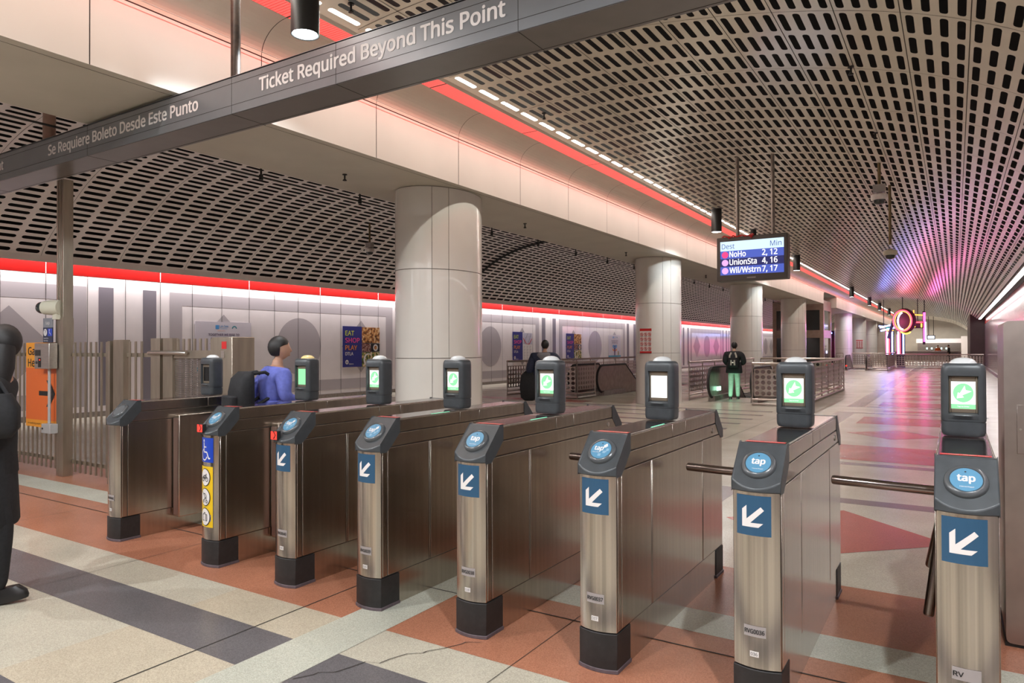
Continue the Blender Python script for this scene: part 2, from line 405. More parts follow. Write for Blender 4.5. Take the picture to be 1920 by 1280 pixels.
PLF = [(-8.2, 5.30), (-9.3, 5.52), (-11, 5.64), (-12.4, 5.61), (-13.5, 5.47), (-14.3, 5.26), (-14.95, 4.99), (-15.55, 4.64), (-16.35, 4.15), (-16.82, 3.76), (-16.96, 3.53)]
at_l = vault('ceiling_left', PLF, .182, .561, -1.0, 198, .25, .41, (.25, .085), VAULTL, .07, 1000)

# ---- the long beam between the two vaults, with its cove and red diffuser
def beam(name, ya, yb, face=True):
    mb = MB().use(BEAMW)
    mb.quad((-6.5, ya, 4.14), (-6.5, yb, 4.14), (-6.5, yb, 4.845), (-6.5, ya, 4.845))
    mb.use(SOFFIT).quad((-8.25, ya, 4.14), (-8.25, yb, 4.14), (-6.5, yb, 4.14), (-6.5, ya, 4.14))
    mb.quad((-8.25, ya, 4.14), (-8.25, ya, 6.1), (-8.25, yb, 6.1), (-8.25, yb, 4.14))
    for yy_ in (ya, yb): mb.use(BEAMW).quad((-8.25, yy_, 4.14), (-6.5, yy_, 4.14), (-6.5, yy_, 4.845), (-8.25, yy_, 4.845))
    mb.use(JOINT).quad((-6.62, ya, 4.139), (-6.62, yb, 4.139), (-6.612, yb, 4.139), (-6.612, ya, 4.139))
    yj = math.ceil((ya-6.9)/1.83)*1.83+6.9
    while yj < yb:
        mb.quad((-6.499, yj-.005, 4.14), (-6.499, yj+.005, 4.14), (-6.499, yj+.005, 4.845), (-6.499, yj-.005, 4.845)); yj += 1.83
    return struct(mb.build(name, smooth=0))
beam('trim_1', Y0, 44.6); beam('trim_2', 49.9, Y1)
COVE = mat('cove_panel', (.52, .48, .40), .40, .2, var=.04, scale=1.5)
mb = MB().use(COVE); arc = [(-6.5+.42*(1-math.cos(a)), 4.855+.325*math.sin(a)) for a in [PI/2*k/12 for k in range(13)]]
for (a, b), (c, d) in zip(arc, arc[1:]): mb.quad((a, Y0, b), (a, Y1, b), (c, Y1, d), (c, Y0, d))
mb.quad((-5.80, Y0, 5.185), (-5.80, Y1, 5.185), (-5.74, Y1, 5.2), (-5.74, Y0, 5.2))
mb.use(JOINT); yj = 6.9-1.83*9
while yj < Y1:
    for (a, b), (c, d) in zip(arc, arc[1:]): mb.quad((a+.001, yj-.004, b-.001), (a+.001, yj+.004, b-.001), (c+.001, yj+.004, d-.001), (c+.001, yj-.004, d-.001))
    yj += 1.83
mb.quad((-6.505, Y0, 4.843), (-6.505, Y1, 4.843), (-6.495, Y1, 4.857), (-6.495, Y0, 4.857))
mb.use(BEAMW).tube([(-6.395, Y0, 4.855), (-6.395, Y1, 4.855)], .004, 6)  # added thin rod in beam colour to carry the red crease light
struct(mb.build('trim_3', smooth=60))
yj = Y0; k = 0
REDEG = 'red ceiling diffusers along the beam'
proto = None
while yj < Y1-2.5:
    if proto is None:
        r_ = MB().use(REDE).box(-6.08, -5.80, 0, 2.42, 5.182, 5.20)
        r_.use(BLACK).box(-6.08, -5.80, 2.42, 2.44, 5.181, 5.20)
        for q in range(60): r_.use(REDS).quad((-6.08, q*.04, 5.1815), (-5.80, q*.04, 5.1815), (-5.80, q*.04+.006, 5.1815), (-6.08, q*.04+.006, 5.1815))
        proto = r_.build('red_light_diffuser', smooth=0); o = proto
    else: o = proto.copy(); COL.objects.link(o)
    o.location = (0, yj, 0); tag(o, 'red glowing diffuser panel in the ceiling strip beside the long beam', 'light panel', REDEG)
    yj += 2.44; k += 1
# white tubes lying above the first row of slots
p0, p1 = at_r(.045), at_r(.20)
proto = None; yj = -5.
while yj < 99:
    if proto is None:
        proto = MB().tube([(-5.63, 0, 5.235), (-5.63, 1.2, 5.235)], .022, 8).build('fluorescent_tube', TUBE); o = proto
    else: o = proto.copy(); COL.objects.link(o)
    o.location = (0, yj, 0); tag(o, 'white fluorescent tube shining through the first slots beside the red strip', 'light tube', 'tubes above the vault edge'); yj += 1.25
# wall-washer fittings along the right wall
proto = None; yj = -3.
while yj < 60:
    if proto is None:
        proto = thing('wall_wash_light', '', 'light fitting')
        MB().box(1.46, 1.60, 0, 1.4, 3.56, 3.66).build('housing', CAMG, proto)
        MB().box(1.465, 1.595, .02, 1.38, 3.535, 3.56).build('diffuser', TUBEW, proto)
        o = proto
    else: o = copy_tree(proto)
    o.location = (0, yj, 0); tag(o, 'long white tube fitting above the right wall under the vault edge', 'light fitting', 'tube fittings along the right wall'); yj += 1.44

# ---- columns
def column(cy, label):
    t = thing('column', label, 'column', (-7.27, cy, 0), 0, 'white columns under the beam')
    A, Bq = .62, .86
    def drum(z0, z1, name):
        m_ = MB()
        cuts = [math.radians(a) for a in (-118, -52, -31, 62, 118, 180+62-0.001)]
        for a0, a1 in zip(cuts, cuts[1:]+[cuts[0]+2*PI]):
            a0 += .006; a1 -= .006; n = max(4, int((a1-a0)/.09)); ring = [(math.cos(a0+(a1-a0)*k/n), math.sin(a0+(a1-a0)*k/n)) for k in range(n+1)]
            o1 = [(A*c, Bq*s_) for c, s_ in ring]; i1 = [((A-.03)*c, (Bq-.03)*s_) for c, s_ in ring][::-1]
            m_.prism(o1+i1, z1-z0, 'z', z0)
        return m_.build(name, WHITEP, t, smooth=40)
    drum(.0, 1.435, 'cladding_panel'); drum(1.447, 2.835, 'cladding_panel'); drum(2.847, 4.13, 'cladding_panel')
    MB().lathe([(1, 0), (1, 4.139)], n=40, sx=A-.02, sy=Bq-.02).build('core', STEELD, t)
    return t
c1 = column(9.23, 'nearest and widest white column, standing behind the fare gates')
for i, (cy, lb) in enumerate(((19.45, 'white column with the red prohibition notice, second from the camera'), (29.6, 'white column just behind the green-trousered person'), (39.6, 'white column in front of the glass lift tower'),
        (59.4, 'white column just beyond the lift tower'), (69.4, 'distant white column bearing a small red notice'), (79.6, 'distant column lit blue beside the neon'), (89.7, 'far white column beyond the neon bars'), (99.8, 'farthest white column near the end of the hall'))):
    o = copy_tree(c1); o.location = (-7.27, cy, 0); o['label'] = lb

# ================================================================= FARE GATES
GW = .100                                   # half width
def yf(x, b=.026): return -b*(1-(x/GW)**2)  # bulging front face
def arcx(n=9, h=GW): return [-h+2*h*k/(n-1) for k in range(n)]
GL = 1.84
def gate_proto():
    t = thing('fare_gate', '', 'fare gate', (0, 0, 0), 0, 'fare gates in a row')
    b = MB()
    ol = [(x, yf(x)) for x in arcx()]+[(x, GL-yf(x)) for x in arcx()[::-1]]
    b.use(STEELF).prism(ol, .785, 'z', .197)
    b.use(SEAM).box(-GW-.0008, GW+.0008, 0.012, GL-.012, .1975, 1.0).box(-GW-.0008, GW+.0008, .16, GL-.16, .99, 1.15).use(STEEL)
    for s in (-1, 1):                       # side plates with gaps between
        for y0_, y1_ in ((.012, .052), (.058, .455), (.462, .470), (.477, 1.365), (1.372, 1.380), (1.387, 1.828)):
            b.box(*sorted((s*GW, s*(GW+.004))), y0_, y1_, .203, .985)
        for y0_, y1_ in ((.10, .80), (.805, 1.04), (1.045, 1.74)): b.box(*sorted((s*GW, s*(GW+.004))), y0_+(.06 if y0_ < .2 else 0), y1_-(.06 if y1_ > 1.5 else 0), 1.075, 1.150)
        b.box(*sorted((s*GW, s*(GW+.004))), .095, 1.745, .992, 1.068)
    b.build('body', None, t, bevel=.0025)
    c = MB().use(STEEL2)
    c.prism([(.03, .98), (1.81, .98), (1.76, 1.06), (1.70, 1.157), (.14, 1.157), (.08, 1.06)], 2*GW-.002, 'x', -GW+.001)
    c.use(STEELD)
    for y_ in (.80, 1.045): c.box(-GW-.001, GW+.001, y_-.002, y_+.003, 1.07, 1.159)
    c.build('top_console', None, t, bevel=.004)
    MB().box(-GW+.006, GW-.006, .168, 1.69, 1.1565, 1.1585).build('top_plate', TOPP, t)
    MB().lathe([(.018, 0), (.018, .004), (.009, .005)], n=16).mapv(lambda x, y_, z: (GW+.004+z, 1.60+x, 1.03+y_)).build('lock', STEEL2, t)
    for y0_, y1_, nm in ((.16, 1.68, 'base_skirt'),):
        MB().box(-GW+.002, GW-.002, y0_, y1_, 0, .197).build(nm, STEEL, t)
    def kick(flip):
        h = GW+.003; pl = [(x, yf(x*GW/h)-.004) for x in arcx(9, h)]+[(h, .165), (-h, .165)]
        if flip: pl = [(x, GL-y_) for x, y_ in pl][::-1]
        m_ = MB().use(RUBBER).prism(pl, .175, 'z', .018)
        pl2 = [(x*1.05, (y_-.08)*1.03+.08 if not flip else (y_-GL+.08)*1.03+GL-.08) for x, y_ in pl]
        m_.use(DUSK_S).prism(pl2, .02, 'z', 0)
        return m_.build('kick_plate', None, t, bevel=.003)
    kick(False); kick(True)
    def collar(flip):
        h = GW+.006; n = 9; K = 1.0
        def back(z): return .16 if z > 1.07 else .03+(z-.965)/(1.07-.965)*.13
        rows = []
        X = arcx(n, h)
        bot = [(x, yf(x*GW/h, .034)-.006, .965) for x in X]
        cr = []
        for x in X:
            y_ = yf(x*GW/h, .034)-.006; cr.append((x, y_, 1.158-K*(.138-y_)))
        top = [(x, .138, 1.160) for x in X]
        m_ = MB().use(CHAR); vs = bot+cr+top+[(x, .165, 1.160) for x in X]+[(x, .165, 1.075) for x in X]+[(x, .09, 1.0) for x in X]+[(x, .045, .965) for x in X]
        fs = []
        for k in range(6):
            for i in range(n-1): fs.append((k*n+i, k*n+i+1, (k+1)*n+i+1, (k+1)*n+i))
        for i in range(n-1): fs.append((6*n+i, 6*n+i+1, i+1, i))
        for i in (0, n-1):
            loop = [k*n+i for k in range(7)]; fs.append(tuple(loop if i else loop[::-1]))
        m_.add(vs, fs)
        if flip: m_.mapv(lambda x, y_, z: (x, GL-y_, z)); m_.f = [q[::-1] for q in m_.f]
        return m_.build('collar' if not flip else 'rear_collar', None, t, bevel=.005)
    collar(False); collar(True)
    # card reader on the sloping face
    ang = math.radians(45); ctr = Vector((0, .052, 1.0735)); un = Vector((0, -math.sin(ang), math.cos(ang))); uy = Vector((0, math.cos(ang), math.sin(ang)))
    def onface(x, y_, hgt): return ctr+Vector((1, 0, 0))*x+uy*y_+un*hgt
    rd = MB(); N = 40
    rings = [[onface(r*math.cos(2*PI*k/N), r*math.sin(2*PI*k/N), hgt) for k in range(N)] for r, hgt in ((.076, -.006), (.0745, .008), (.070, .016), (.058, .019), (.0555, .016))]
    rd.loft(rings); r_o = rd.build('card_reader', CHARL, t, smooth=50)
    d = MB().use(BLUET); d.loft([[onface(r*math.cos(2*PI*k/N), r*math.sin(2*PI*k/N), hgt) for k in range(N)] for r, hgt in ((.0545, .0165), (.0535, .0185))])
    disc = d.build('reader_disc', None, r_o, smooth=30)
    tx = MB().use(WHS); add_text(tx, 'tap', lambda x, y_: onface(x, y_-.008, .0192), .058, .031, 'CENTER', .05)
    add_text(tx, 'Here/Aqui', lambda x, y_: onface(x+.002, y_-.036, .0192), .046, .0055, 'CENTER')
    tx.use(INK).poly([onface(.0035*math.cos(2*PI*k/12)-.002, .036+.0035*math.sin(2*PI*k/12), .0192) for k in range(12)])
    tx.build('reader_lettering', None, r_o, smooth=0)
    wb = MB().use(REDS).quad((-.088, .168, 1.1612), (.088, .168, 1.1612), (.088, .212, 1.1612), (-.088, .212, 1.1612))
    wb.use(WHS); add_text(wb, 'NO ENTRE / DO NOT ENTER', lambda x, y_: (x, .182+y_, 1.1616), .16, .016, 'CENTER')
    wb.build('warning_label', None, t, smooth=0)
    # display pod
    pd = thing('display_pod', '', ''); del pd['label'], pd['category']; pd.parent = t; pd.location = (0, .91, 1.157)
    def outline(w, d0, d1, r): return fillet([(-w, -d0), (w, -d0), (w, d1), (-w, d1)], r, 5)
    sh = MB(); xw = .062; z0, z1 = .112, .300
    half = [(xw, -.068)]+[(xw+.0315*math.sin(a), -.068+.036*(1-math.cos(a))) for a in [PI/2*k/6 for k in range(1, 7)]]+[(.0935, .030)]+[(.0935-.062*(1-math.cos(a)), .030+.055*math.sin(a)) for a in [PI/2*k/6 for k in range(1, 7)]]
    plan = half+[(-x, y_) for x, y_ in half[::-1]]            # front edge runs from the last point to the first
    O = lambda z, q=1., dy=0.: [(x*q, (y_-.005)*q+.005+dy, z) for x, y_ in plan]
    sh.loft([O(.008, .88), O(.016, .955), O(.030, .985), O(.074, .99)])
    sh.loft([O(.072, .955), O(.084, .955)])
    n0 = len(sh.f); rings = [O(.080, .985), O(.086, 1), O(z0), O(z1), O(.318), O(.336, .985), O(.349, .94), O(.357, .86), O(.360, .76)]
    sh.loft(rings); N_ = len(plan); drop = n0+2*N_+N_-1; sh.f.pop(drop); sh.m.pop(drop)
    for a, b_, c_, d_ in (((-xw, z0), (xw, z0), (xw-.004, z0+.010), (-xw+.004, z0+.010)), ((xw, z0), (xw, z1), (xw-.004, z1-.004), (xw-.004, z0+.010)), ((xw, z1), (-xw, z1), (-xw+.004, z1-.004), (xw-.004, z1-.004)), ((-xw, z1), (-xw, z0), (-xw+.004, z0+.010), (-xw+.004, z1-.004))):
        sh.quad((a[0], -.068, a[1]), (b_[0], -.068, b_[1]), (c_[0], -.044, c_[1]), (d_[0], -.044, d_[1]))
    sh.loft([[(x, -.068-.016*(1-(x/.066)**2)*q, z) for x in arcx(9, .062)]+[(.062, -.046, z), (-.062, -.046, z)] for z, q in ((.088, 0), (.108, 1), (.1135, .85))])
    sh.build('pod_shell', CHAR, pd, smooth=40)
    bz = MB(); sw, s0, s1 = .050, .140, .272
    for a, b_, c_, d_ in ((-xw+.003, -sw, z0+.008, z1-.003), (sw, xw-.003, z0+.008, z1-.003), (-sw, sw, z0+.008, s0), (-sw, sw, s1, z1-.003)): bz.box(a, b_, -.050, -.040, c_, d_)
    bz.build('screen_frame', mat('bronze_frame', (.20, .16, .12), .45, .6), pd, bevel=.002)
    MB().use(SCRW).box(-sw, sw, -.0475, -.043, s0, s1).build('screen', None, pd, smooth=0)
    g = MB().use(SCRG); cz = .217
    g.poly([(.042*math.cos(2*PI*k/32), -.0482, cz+.046*math.sin(2*PI*k/32)) for k in range(32)])
    g.quad((-sw, -.0482, s0), (sw, -.0482, s0), (sw, -.0482, s0+.022), (-sw, -.0482, s0+.022))
    g.use(SCRW)
    ar = [(-.028, -.028), (.004, -.020), (-.004, -.010), (.036, .012), (.012, .030), (.008, .036), (-.012, .000), (-.020, .006)]
    ar = [(-.027, -.027), (.003, -.022), (-.005, -.012), (.034, .008), (.010, .014), (.006, .036), (-.014, -.002), (-.022, .002)]
    g.poly([(x, -.0486, cz+z) for x, z in ar])
    add_text(g, 'Tap to Enter', lambda x, y_: (x, -.0486, s0+.008+y_), .05, .006, 'CENTER')
    g.build('screen_graphic', None, pd, smooth=0)
    MB().lathe([(.060, .356), (.058, .361), (.050, .373), (.036, .382), (.018, .387), (.001, .388)], (0, .012, 0), 28).build('dome_light', DOME, pd, smooth=60)
    return t
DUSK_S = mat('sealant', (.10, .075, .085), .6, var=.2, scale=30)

def front_place(x0, z0, off=.0022):
    return lambda x, z: (x0+x, yf(x0+x)-off, z0+z)
def front_sheet(mb, x0, x1, z0, z1, off=.0012, n=10):
    for k in range(n):
        a, b_ = x0+(x1-x0)*k/n, x0+(x1-x0)*(k+1)/n
        mb.quad((a, yf(a)-off, z0), (b_, yf(b_)-off, z0), (b_, yf(b_)-off, z1), (a, yf(a)-off, z1))
def front_poly(mb, pts, off):
    """small 2-D polygon (convex) laid on the bulging face, cut into vertical strips"""
    def tri(a, b, c, d=0):
        e = max(((a, b, c), (b, c, a), (c, a, b)), key=lambda q: abs(q[0][0]-q[1][0]))
        if abs(e[0][0]-e[1][0]) > .012 and d < 7:
            m = ((e[0][0]+e[1][0])/2, (e[0][1]+e[1][1])/2); tri(e[0], m, e[2], d+1); tri(m, e[1], e[2], d+1)
        else: mb.poly([(x, yf(x)-off, z) for x, z in (a, b, c)])
    for k in range(1, len(pts)-1): tri(pts[0], pts[k], pts[k+1])
def arrow_sticker(t):
    m_ = MB().use(BLUES); front_sheet(m_, -.082, .066, .775, .950)
    m_.use(WHS); cx, cz = -.012, .862; s_ = .062
    P = lambda a, b_: (cx+a*s_, cz+b_*s_)
    for q in ([P(-.72, .42), P(-.72, -.8), P(-.40, -.50), P(-.40, .72)], [P(-.72, -.8), P(.42, -.8), P(.74, -.50), P(-.40, -.50)],
              [P(-.40, -.50), P(-.13, -.50), P(.80, .42), P(.58, .66)], [P(-.40, -.50), P(.58, .66), P(-.40, -.24)]):
        front_poly(m_, q, .0024)
    return m_.build('arrow_sticker', None, t, smooth=0)
def number_stickers(t, big, small, faded=False):
    m_ = MB().use(GREYS); front_sheet(m_, -.052, .042, .335, .383)
    m_.use(INK); add_text(m_, big, front_place(-.048, .349), .084 if len(big) > 3 else .034, .018, bold=.03)
    m_.build('number_plate', None, t, smooth=0)
    if small:
        m_ = MB().use(WHS); front_sheet(m_, -.026, .012, .248, .272); m_.use(INK); add_text(m_, small, front_place(-.022, .253), .029, .014)
        m_.build('small_number_plate', None, t, smooth=0)
def tripod(t):
    """three-armed turnstile on the left-hand side"""
    MB().tube([(-GW+.01, .84, .80), (-GW-.006, .84, .80), (-GW-.012, .84, .80)], [.055, .055, .045], 18).build('turnstile_hub', STEELD, t)
    for end, st in (((-.585, .82, .905), (-.11, .82, .895)), ((-.150, .72, .31), (-.088, .83, .80)), ((-.150, 1.02, .47), (-.088, .87, .80))):
        a, b_ = Vector(st), Vector(end); d = (b_-a).normalized()
        MB().tube([a, b_-d*.012, b_-d*.004, b_], [.0235, .0235, .021, .014], 14).build('turnstile_arm', STEELD if 0 else ARM, t)
ARM = mat('arm_steel', (.30, .25, .235), .18, 1., var=.06, scale=20, stretch=(.1, 1, 1))
def lane_indicator(t):
    m_ = MB().use(BLACK).box(-.088, -.022, -.05, -.02, .985, 1.045).build('indicator_housing', None, t)
    m_ = MB().use(REDL).quad((-.085, -.0505, .988), (-.026, -.0505, .988), (-.026, -.0505, 1.042), (-.085, -.0505, 1.042))
    m_.use(INK); P = lambda a, b_: (a-.055, -.051, b_+1.015)
    m_.poly([P(-.012, .027), P(.004, .027), P(.022, .002), P(.010, .002)]); m_.poly([P(.010, .002), P(.022, .002), P(.004, -.024), P(-.012, -.024)])
    m_.build('lane_indicator', None, t, smooth=0)
def barrier_housing(t, x1=.19):
    m_ = MB().box(GW+.004, x1, .46, 1.55, .12, 1.02); m_.build('barrier_housing', STEEL, t, bevel=.008)
    MB().box(GW+.02, x1-.012, .452, .462, .14, .99).build('barrier_leaf', mat('barrier_pink', (.42, .30, .27), .35, .9), t)
def access_stickers(t):
    m_ = MB().use(BLUEA); front_sheet(m_, -.088, .060, .765, .945)
    m_.use(WHS); q = front_place(-.030, .855, .0024)
    def stroke(pts, w):
        for (a, b_), (c, d) in zip(pts, pts[1:]):
            L = math.hypot(c-a, d-b_); nx, nz = -(d-b_)/L*w/2, (c-a)/L*w/2
            m_.poly([q(a+nx, b_+nz), q(a-nx, b_-nz), q(c-nx, d-nz), q(c+nx, d+nz)])
    m_.poly([q(-.012+.009*math.cos(2*PI*k/14), .068+.010*math.sin(2*PI*k/14)) for k in range(14)])
    stroke([(-.012, .055), (-.010, -.015), (.028, -.015), (.048, -.062), (.062, -.058)], .010); stroke([(-.012, .022), (.022, .022)], .009)
    stroke([(.0-.006+.036*math.cos(a), -.035+.040*math.sin(a)) for a in [math.radians(100+k*20) for k in range(13)]], .009)
    m_.build('wheelchair_sticker', None, t, smooth=0)
    m_ = MB().use(YEL); front_sheet(m_, -.092, .056, .290, .735)
    for k, zc in enumerate((.655, .510, .365)):
        m_.use(INK); front_poly(m_, [(-.022+.058*math.cos(2*PI*i/28), zc+.066*math.sin(2*PI*i/28)) for i in range(28)], .0036)
        m_.use(WHS); front_poly(m_, [(-.022+.053*math.cos(2*PI*i/28), zc+.061*math.sin(2*PI*i/28)) for i in range(28)], .0052)
        m_.use(INK); q = front_place(-.022, zc, .0068)
        def st2(pts, w=.0055):
            for (a, b_), (c, d) in zip(pts, pts[1:]):
                L = math.hypot(c-a, d-b_) or 1; nx, nz = -(d-b_)/L*w/2, (c-a)/L*w/2
                m_.poly([q(a+nx, b_+nz), q(a-nx, b_-nz), q(c-nx, d-nz), q(c+nx, d+nz)])
        ring = lambda cx, cz, r: [(cx+r*math.cos(2*PI*i/14), cz+r*math.sin(2*PI*i/14)) for i in range(15)]
        if k == 0: st2(ring(-.024, -.014, .015)); st2(ring(.024, -.014, .015)); st2([(-.024, -.014), (-.012, .014), (.014, .014), (.0, -.012), (-.012, .014)]); st2([(.024, -.014), (.014, .022), (.022, .026)])
        if k == 1: st2(ring(-.018, -.032, .009)); st2(ring(.022, -.032, .010)); st2([(-.034, .036), (-.018, .022), (.020, -.020)]); st2([(-.018, .022), (.004, .026), (.020, .008), (.016, -.016)]); st2([(-.014, -.026), (.006, .0)])
        if k == 2: st2([(-.026, -.028), (-.026, .018), (.026, .018), (.026, -.028), (-.026, -.028)]); st2([(-.010, .018), (-.010, .030), (.008, .030), (.008, .018)]); st2([(.012, .018), (.012, -.028)])
    m_.build('luggage_sticker', None, t, smooth=0)

gate0 = gate_proto()
gx = [-5.97, -4.655, -3.83, -3.063, -2.287, -1.510, -.743, .033]
desc = ['fare gate farthest left beside the fence, blank grey reader and dark screen', 'fare gate with blue wheelchair and yellow luggage stickers', 'fare gate with red indicator above its blue arrow, plate ending 0040',
        'fare gate with plate ending 0039, fourth from the left', 'fare gate with plate ending 0038, its back to the navy-jacketed person', 'fare gate with plate ending 0037, blank white screen',
        'fare gate with plate ending 0036, second from the right', 'fare gate with worn number plate, nearest and beside the steel cabinet']
gates = []
for i in range(8):
    g = gate0 if i == 0 else copy_tree(gate0)
    gates.append(g)
for i, g in enumerate(gates):
    g.location = (gx[i], 3.18, 0); g['label'] = desc[i]; g['group'] = 'fare gates in a row'
    if i >= 2: tripod(g); arrow_sticker(g)
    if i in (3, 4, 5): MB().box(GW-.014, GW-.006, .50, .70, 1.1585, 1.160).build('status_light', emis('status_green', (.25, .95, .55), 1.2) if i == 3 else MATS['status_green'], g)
    if i in (1, 2): lane_indicator(g)
    if i in (0, 1): barrier_housing(g)
    if i == 1: access_stickers(g)
    number_stickers(g, ['RVG0042', 'RVG0041', 'RVG0040', 'RVG0039', 'RVG0038', 'RVG0037', 'RVG0036', 'RV'][i], ['042', None, '040', '039', '038', '037', '036', None][i])
# differences between screens and readers
def sub(g, *path):
    o = g
    for p in path: o = next(c for c in kids(o) if c.name.split('.')[0] == p)
    return o
def remat(o, m): o.data = o.data.copy(); o.data.materials.clear(); o.data.materials.append(m); o.data.polygons.foreach_set('material_index', [0]*len(o.data.polygons))
GREYD = mat('reader_grey', (.085, .09, .095), .45); SCROFF = mat('screen_off', (.01, .01, .01), .15)
remat(sub(gates[0], 'card_reader', 'reader_disc'), GREYD); remat(sub(gates[0], 'display_pod', 'screen'), SCROFF)
for p in (('card_reader', 'reader_lettering'), ('display_pod', 'screen_graphic')):
    bpy.data.objects.remove(sub(gates[0], *p))
remat(sub(gates[1], 'display_pod', 'screen'), SCRG); bpy.data.objects.remove(sub(gates[1], 'display_pod', 'screen_graphic')); remat(sub(gates[1], 'display_pod', 'dome_light'), DOMEY)
remat(sub(gates[5], 'display_pod', 'screen'), emis('screen_blank', (.97, 1, 1), 1.5)); bpy.data.objects.remove(sub(gates[5], 'display_pod', 'screen_graphic'))
for i in (1, 2, 3, 5):
    old = sub(gates[i], 'card_reader', 'reader_lettering'); par = old.parent; bpy.data.objects.remove(old)
    ang = math.radians(45); ctr = Vector((0, .052, 1.0735)); un = Vector((0, -math.sin(ang), math.cos(ang))); uy = Vector((0, math.cos(ang), math.sin(ang)))
    of = lambda x, y_: ctr+Vector((1, 0, 0))*x+uy*y_+un*.0192
    m_ = MB().use(WHS); add_text(m_, 'tap', lambda x, y_: of(x-.012, y_-.004), .048, .027, 'CENTER', .04); add_text(m_, 'Here/Aqui', lambda x, y_: of(x-.022, y_-.018), .04, .005, 'CENTER')
    for x, y_, q in ((.014, .026, .004), (.021, .030, .005), (.020, .020, .005), (.027, .025, .004), (.014, .017, .004), (.024, .034, .004)): m_.quad(of(x-q, y_-q), of(x+q, y_-q), of(x+q, y_+q), of(x-q, y_+q))
    m_.use(BLUEP)
    for x, y_, q in ((.036, .002, .0075), (.021, -.013, .0075), (.000, -.032, .008), (.030, -.010, .004)): m_.quad(of(x-q, y_-q), of(x+q, y_-q), of(x+q, y_+q), of(x-q, y_+q))
    m_.use(INK).poly([of(.0035*math.cos(2*PI*k/12)-.001, .038+.0035*math.sin(2*PI*k/12)) for k in range(12)]); m_.build('reader_lettering', None, par, smooth=0)
# far-off gates at the other end of the hall
for k, x in enumerate((-3.0, -2.47, -1.95, -1.42, -.9)):
    g = thing('fare_gate', 'tiny far-off fare gate with lit screen at the end of the hall', 'fare gate', (x, 103, 0), 0, 'far-off fare gates')
    MB().box(-.1, .1, 0, 1.8, 0, 1.15).build('body', STEELD, g); MB().box(-.09, .09, .8, .93, 1.15, 1.53).build('display_pod', CHAR, g)
    MB().box(-.075, .075, .79, .80, 1.24, 1.46).build('screen', emis('far_screen_glow', (.6, 1, .85), 4) if k == 0 else MATS['far_screen_glow'], g)

# ================================================================= OVERHEAD SIGN
t = thing('overhead_sign', 'long grey overhead sign reading ticket required beyond this point in two languages', 'sign', (0, 4.04, 3.76))
SX0, SX1 = -14.5, 1.85
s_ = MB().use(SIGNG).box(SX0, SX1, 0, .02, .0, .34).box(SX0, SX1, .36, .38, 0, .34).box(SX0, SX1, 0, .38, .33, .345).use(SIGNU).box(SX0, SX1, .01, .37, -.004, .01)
s_.use(JOINT)
for z in (.077, .276): s_.box(SX0, SX1, -.0012, .001, z-.0018, z+.0018)
for x in (-13.1, -10.9, -8.15, -5.6, -4.25, -2.5, -.3):
    s_.box(x-.002, x+.002, .005, .375, -.0055, -.003); s_.box(x-.0018, x+.0018, -.0012, .001, 0, .34)
s_.box(SX0, SX1, .335, .339, -.0055, -.003)
s_.build('sign_panel', None, t, smooth=0)
for body, x0, wd in (('Ticket Required Beyond This Point', -12.80, 2.6), ('Se Requiere Boleto Desde Este Punto', -9.03, 2.92), ('Ticket Required Beyond This Point', -5.205, 2.60)):
    span = lambda q: max([p_[0] for p_ in text_pts(q)[0]] or [0]); kk = wd/span(body); done = ''
    for word in body.split():          # each word is its own piece of lettering
        m_ = MB().use(LETTER); xs_ = span(done+word)*kk-span(word)*kk; add_text(m_, word, lambda x, y_: (x0+xs_+x, -.003, .130+y_), span(word)*kk, .116, bold=.045); m_.build('lettering', None, t, smooth=0); done += word+' '
for x in (-9.44, -5.80, -1.6): MB().tube([(x, .19, .345), (x, .19, 1.415 if -8 < x < -3 else (1.24 if x > -3 else 1.72))], .046 if x > -8 else .07, 14).build('hanger_pipe', mat('rusty_pipe', (.045, .026, .018), .5, .1, var=.5, scale=18) if x > -8 else mat('pink_pipe', (.40, .26, .21), .4, .3, var=.1, scale=10), t)

# ================================================================= FENCE, POST AND WHAT HANGS ON IT
p = thing('steel_post', 'tall square steel post rising from the fence to the overhead sign', 'post', (-9.56, 4.47, 0))
pb = MB().box(-.085, .085, -.06, .06, 0, 3.75)
for k in range(3): pb.box(-.05+k*.04, -.035+k*.04, -.066, -.06, 1.7, 3.75)
pb.build('post_shaft', FENCE, p, bevel=.006); MB().box(-.09, .09, -.065, .065, 1.66, 2.0).build('fixing_plate', FENCE, p)

fn = thing('picket_fence', 'stainless steel picket fence left of the fare gates', 'fence', (0, 4.5, 0))
def picket(x, z0=.06, z1=1.69, w=.015, par=fn, y=0.): return MB().box(x-w, x+w, y-.0075, y+.0075, z0, z1).build('picket', FENCE, par)
x = -13.2
while x < -7.75:
    if not (abs(x+9.56) < .12 or abs(x+8.38) < .17): picket(x)
    x += .124
for z in (.16, 1.51): MB().box(-13.3, -9.66, .012, .04, z, z+.045).build('rail', FENCE, fn); MB().box(-9.46, -7.62, .012, .04, z, z+.045).build('rail', FENCE, fn)
MB().box(-8.53, -8.47, -.04, .04, 0, 1.70).build('fence_post', FENCE, fn); MB().box(-8.42, -8.2, -.03, .05, 0, 1.71).build('fence_post', FENCE, fn)
MB().box(-7.62, -7.44, -.04, .06, 0, 1.72).build('fence_post', FENCE, fn)
MB().box(-13.35, -13.25, -.05, .05, 0, 1.75).build('fence_post', FENCE, fn)
gt = thing('emergency_gate', 'steel gate in the fence with mesh panel and closer arm', 'gate', (0, 4.5, 0))
MB().box(-7.40, -7.22, -.03, .04, .05, 1.72).build('gate_stile', FENCE, gt); MB().box(-6.52, -6.36, -.03, .04, .05, 1.72).build('gate_stile', FENCE, gt)
